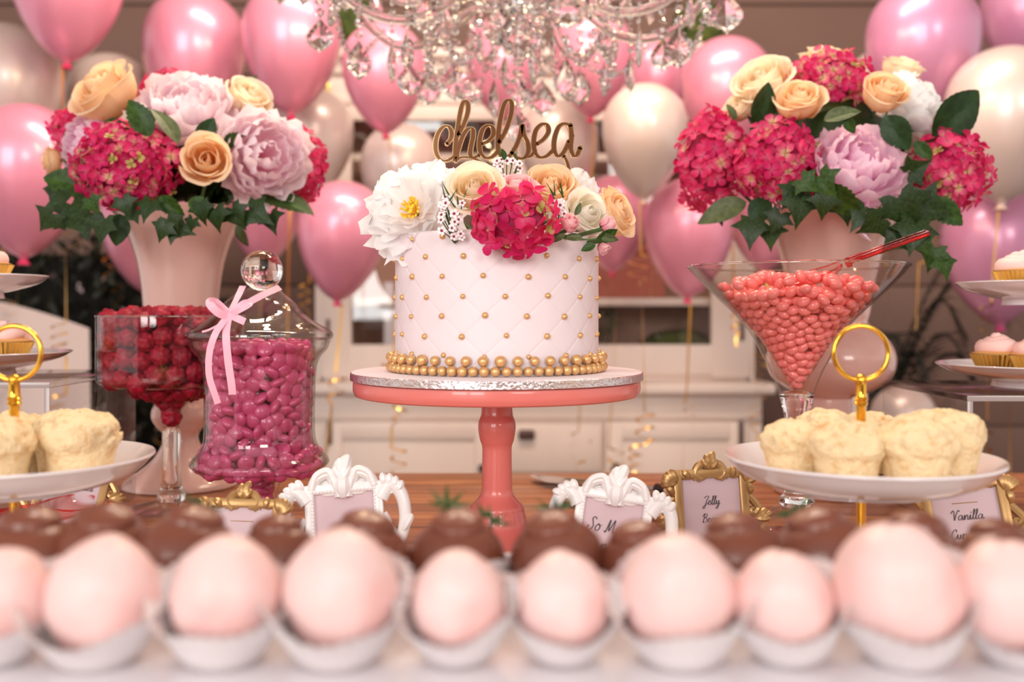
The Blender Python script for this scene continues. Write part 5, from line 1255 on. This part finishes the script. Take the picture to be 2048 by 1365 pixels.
            scroll(o, M_([(.012, H), (.016, H+.004), (.021, H+.001), (.0245, H+.003)]), .0026, .0018); leafblob(o, (sx*.018, H), math.atan2(1, sx*.5), .009, .002)
            part('crest_scroll', o, m, t)
        o = MB()
        for k in range(5): leafblob(o, (0, H+.008), PI/2+(k-2)*.5, .0145-.0026*abs(k-2), .0022, -.002, .3*(1 if k < 2 else -1))
        part('crest_leaf', o, m, t)
        o = MB()
        for k in range(5): leafblob(o, (0, .001), -PI/2+(k-2)*.6, .008, .002)
        for sx in (-1, 1): scroll(o, [(sx*.004, .002), (sx*.012, -.002), (sx*.022, .001)], .0026, .0018)
        part('foot_scroll', o, m, t)
    return t
card_frame('white', 'white ornate frame with plain pink card beside the candy jar', 697, 920, .86, [], rz=.06, roll=-.07, lean=.18, s=1.12)
card_frame('white', 'white ornate frame lettered So Many, tilted beside the coral stem', 1205, 930, .84, [('So Many', .036, .0052, 0), ('Candies', .0215, .0052, -.002)], rz=-.12, roll=.13, lean=.2, s=1.08)
card_frame('gold', 'gold ornate frame with the Jelly Beans card', 1432, 920, .92, [('Jelly', .042, .0036, 0), ('Beans', .0275, .0036, 0)], rz=.05, roll=-.03, lean=.16, s=1.1)
card_frame('gold', 'gold ornate frame with the Vanilla Cupcakes card', 1962, 955, .86, [('Vanilla', .040, .0038, 0), ('Cupcakes', .0255, .0038, 0)], rz=-.25, roll=-.13, lean=.3, s=1.12)
card_frame('gold', 'gold ornate frame with the Raspberries card behind the muffin plate', 118, 920, 1.05, [('Raspberries', .036, .0038, 0)], rz=.35, roll=.22, lean=.42, s=1.12)
card_frame('gold', 'gold ornate frame half sunk behind the chocolate strawberries', 468, 968, .82, [], rz=.1, roll=.05, lean=.3, s=1.0)

# ---- knife and cake server lying behind the frames
M_steel = mat('polished_steel', (206, 198, 200), .12, metal=1); M_glit = mat('champagne_glitter', (226, 190, 160), .35, metal=.6, bump=(1400, 1, .001), var=(700, (255, 236, 214), .4, .6)); M_dark = mat('dark_ferrule', (60, 46, 44), .3, metal=.7)
def cutlery(name, label, p0, p1, p2, blade_w, serv):
    z = TZ+.008; A = Vector((p0[0], p0[1], z)); B = Vector((p1[0], p1[1], z)); C = Vector((p2[0], p2[1], z)); t = thing(name, label, 'cutlery', B, group='cake cutlery')
    d = (A-B); L = d.length; d.normalize(); n = Vector((-d.y, d.x, 0)); vs = []; fs = []; K = 12
    for i in range(K+1):
        u = i/K; w = blade_w*(math.sin(PI*(.12+.8*u)) if serv else (1-.0*u)*(1 if u < .75 else max(.05, 1-(u-.75)/.25)**.7))
        for q, zz in ((-.5 if serv else -.2, 0), (0, .0012), (.5 if serv else .8, 0), (0, -.0012)): vs.append(d*L*u+n*w*q+Vector((0, 0, zz)))
    for i in range(K):
        for k in range(4): fs.append((i*4+k, i*4+(k+1) % 4, i*4+4+(k+1) % 4, i*4+4+k))
    part('blade', MB().add(vs, fs+[(3, 2, 1, 0), tuple(K*4+k for k in range(4))]), M_steel, t)
    e = (C-B); part('ferrule', MB().tube([(0, 0, 0), e*.2], .0072, 14), M_dark, t); part('handle', MB().tube(cr([tuple(e*.2), tuple(e*.5), tuple(e*.9), tuple(e)], 4), [.0072]*5+[.0085]*4+[.0095]*3+[.006], 16), M_glit, t)
cutlery('cake_knife', 'steel cake knife with glittered handle lying behind the lettered white frame', ((1062-1024)/F*1.46, 1.42), ((1312-1024)/F*1.32, 1.31), ((1420-1024)/F*1.24, 1.22), .05, False)
cutlery('cake_server', 'steel cake server with glittered handle lying before the knife', ((1120-1024)/F*1.2, 1.26), ((1270-1024)/F*1.17, 1.175), ((1368-1024)/F*1.1, 1.10), .045, True)

# ================================================================ STRAWBERRIES ON THE TRAY
ZT = TZ+.0925
M_pinkchoc = mat('pink_candy_coating', (236, 204, 201), .42, sss=.1, sssr=.006, var=(34, (230, 172, 168), .5, .8), bump=(36, .5, .006))
M_choc = mat('milk_chocolate', (118, 66, 50), .34, coat=.2, sss=.05, sssr=.004, bump=(26, .15, .003))
M_paper = mat('white_paper_case', (232, 227, 228), .7, sss=.1, sssr=.004)
M_tray = mat('white_porcelain_tray', (226, 220, 224), .2, coat=.4)
tr = thing('serving_tray', 'long white raised serving tray carrying the dipped strawberries', 'tray', (0, .48, TZ))
part('tray_top', MB().bbox((0, 0, .0885), (.74, .235, .008), .003, 3).bbox((0, -.1155, .092), (.74, .006, .008), .003, 3).bbox((0, .1155, .092), (.74, .006, .008), .003, 3), M_tray, tr)
for sx in (-1, 1):
    for sy in (-1, 1): part('tray_foot', MB().lathe(cr([(.001, 0), (.022, 0), (.018, .012), (.014, .05), (.018, .077), (.026, .0845), (.001, .0845)], 4), 28), M_tray, tr, (sx*.3, sy*.07, 0))
# pleated paper case
def case_mesh(seed):
    N = 64; vs = []; fs = []; prof = [(.0005, .0), (.0190, 0), (.0212, .006), (.0262, .017), (.0295, .0235)]
    for (r, z) in prof:
        for k in range(N):
            a = 2*PI*k/N; q = r*(1+(.028 if k % 2 else -.028)*min(1, z/.006+.2)+.03*math.sin(3*a+seed)*z/.028); vs.append((q*math.cos(a), q*math.sin(a), z+(.0028*math.sin(2*a+seed)+.0012*math.sin(5*a+seed*3) if z > .02 else 0)))
    for i in range(len(prof)-1):
        for k in range(N): fs.append((i*N+k, i*N+(k+1) % N, (i+1)*N+(k+1) % N, (i+1)*N+k))
    return MB().add(vs, fs).me('paper_case', M_paper, sharp=0)
CASE = [case_mesh(i*1.7) for i in range(3)]
def berry(seed, m, choc):
    pr = [(.0005, -.0185), (.008, -.018), (.0155, -.014), (.0208, -.006), (.0232, .004), (.0205, .015), (.015, .0235), (.008, .0285), (.0005, .030)]
    if choc: pr = [(.0005, -.021), (.012, -.0205), (.0205, -.0165), (.0240, -.008), (.0245, .001), (.0225, .009), (.0180, .0155), (.0150, .0180), (.0145, .0186), (.0138, .0212), (.0110, .0236), (.0080, .0248), (.0064, .0254), (.003, .0262), (.0005, .0264)]
    b = MB().lathe([tuple(p) for p in cr(pr, 6)], 48); off = Vector((seed*4.3, 0, seed)); vs = []
    for v in b.v:
        p = Vector(v); d = p.normalized(); k = noise.noise(p*45+off)*.0016+noise.noise(p*100+off)*.0004
        if not choc: k += -.0011*math.exp(-((math.atan2(p.y, p.x)-noise.noise(p*20+off)-.6)/.25)**2)
        vs.append(tuple(p+d*k))
    b.v = vs; return b.me('candy_coating', m, sharp=0)
PINK = [berry(i, M_pinkchoc, False) for i in range(4)]; CHOC = [berry(i+7, M_choc, True) for i in range(3)]
SWIRL = MB().tube([((.0125-.0085*t)*math.cos(2*PI*1.6*t), (.0125-.0085*t)*math.sin(2*PI*1.6*t), .0205+.004*t) for t in np.linspace(0, 1, 40)], [.0016]*40, 8).tube([(.021*math.cos(a)*(1-.14*a/5), .021*math.sin(a)*(1-.14*a/5), -.004+.0018*a) for a in np.linspace(0, 5, 40)], [.0012]*40, 8).me('drizzle', M_choc, sharp=0)
CALYX = MB()
for k in range(7):
    a = k*.9; CALYX.add([(0, 0, 0), (.007*math.cos(a-.3), .007*math.sin(a-.3), -.001), (.0165*math.cos(a), .0165*math.sin(a), .004), (.007*math.cos(a+.3), .007*math.sin(a+.3), -.001)], [(0, 1, 2), (0, 2, 3)])
M_calyx = mat('strawberry_leaf', (40, 84, 32), .55)
CALYX = CALYX.me('calyx', M_calyx)
rs_ = random.Random(17)
PX = [(5, 1100, .95), (205, 1075, 1.08), (450, 1072, 1.06), (683, 1062, 1.1), (920, 1085, .93), (1124, 1098, .9), (1360, 1075, 1.08), (1582, 1112, .95), (1815, 1052, 1.22), (2032, 1075, 1.05)]
TL = [(.3, .22), (.35, .2), (.3, .12), (.25, .05), (.32, 0), (.3, 0), (.3, -.08), (.35, -.25), (.3, -.28), (.3, -.3)]
for i, ((x, yt, s), (tl, sd)) in enumerate(zip(PX, TL)):
    D = .428; X = (x-1024)/F*D; tilt = Euler((tl, sd, 0))
    up = tilt.to_matrix() @ Vector((0, 0, 1))
    base = Vector((X, D, ZT+.0045)); 
    cs = ob('paper_case', rs_.choice(CASE), None, base+Vector((0, -.003, .0025)), Euler((.36, sd*.8, rs_.uniform(-.3, .3))), (min(s, 1.1)*.96, min(s, 1.1), min(s, 1.1)))
    tag(cs, 'white pleated paper case holding the %s pink strawberry of the front row' % ordinal(i), 'paper case', 'paper cases in the front row')
    t = thing('dipped_strawberry', 'pale pink dipped strawberry, %s from the left in the front row' % ordinal(i), 'strawberry', base+up*.0180*s, tilt, 'pink dipped strawberries', s*.95)
    ob('candy_coating', PINK[i % 4], t, rot=Euler((0, 0, rs_.uniform(-.8, .8)-PI/2*0)), scale=(1, 1, 1.04)); ob('calyx', CALYX, t, (0, 0, -.0195), Euler((PI, 0, 0)))
CX = [(55, 1012), (205, 1005), (372, 1012), (556, 1030), (725, 1020), (915, 1018), (1115, 1018), (1283, 1040), (1478, 1025), (1645, 1012), (1830, 1022), (2000, 1040)]
for i, (x, yt) in enumerate(CX):
    D = .502+rs_.uniform(-.006, .006); X = (x-1024)/F*D; tilt = Euler((rs_.uniform(.0, .2), rs_.uniform(-.15, .15), rs_.uniform(0, 6)))
    zt_ = CZ-(yt-625)/F*D; s = min(1.05, max(.82, (zt_-ZT-.001)/.0475))
    up = tilt.to_matrix() @ Vector((0, 0, 1))
    cs = ob('paper_case', rs_.choice(CASE), None, Vector((X, D, ZT+.0005)), Euler((rs_.uniform(-.06, .1), rs_.uniform(-.1, .1), rs_.uniform(0, 6))), .93)
    tag(cs, 'white pleated paper case holding the %s chocolate strawberry of the back row' % ordinal(i), 'paper case', 'paper cases in the back row')
    cpos = Vector((X, D, ZT+.0008+.0212*s))
    t = thing('chocolate_strawberry', 'milk chocolate strawberry with swirled cap, %s from the left in the back row' % ordinal(i), 'strawberry', cpos, tilt, 'chocolate dipped strawberries', s)
    ob('candy_coating', rs_.choice(CHOC), t); ob('drizzle', SWIRL, t, rot=Euler((0, 0, rs_.uniform(0, 6)))); ob('calyx', CALYX, t, (0, 0, -.02), Euler((PI, 0, 0)))
# loose green leaf tops tucked behind the back row
for i, (x, y, l) in enumerate(((895, 1000, 'behind the chocolate strawberry at the coral stem'), (982, 1030, 'against the foot of the coral stem'), (400, 1005, 'before the half sunk gold frame'), (1110, 1010, 'before the lettered white frame'), (1590, 1015, 'before the cocktail glass foot'))):
    p = at(x, y, .535); t = thing('strawberry_leaf_top', 'small green strawberry leaf top '+l, 'leaf', Vector((p.x, p.y, ZT+.001)), group='strawberry leaf tops')
    h = p.z-ZT; part('stalk', MB().tube([(0, 0, 0), (0, .002, h)], .0012, 6), M_calyx, t); ob('calyx', CALYX, t, (0, .001, h-.003), Euler((.5, .2, i)), .8)
o = ob('pearl_ornament', MB().sphere((0, 0, .006), (.0058, .0058, .006), 20, 14).me('pearl_ornament', M_china), None, (((1353-1024)/F*.99), .99, TZ+.0)); tag(o, 'white glossy pearl beside the foot of the Jelly Beans frame', 'pearl')
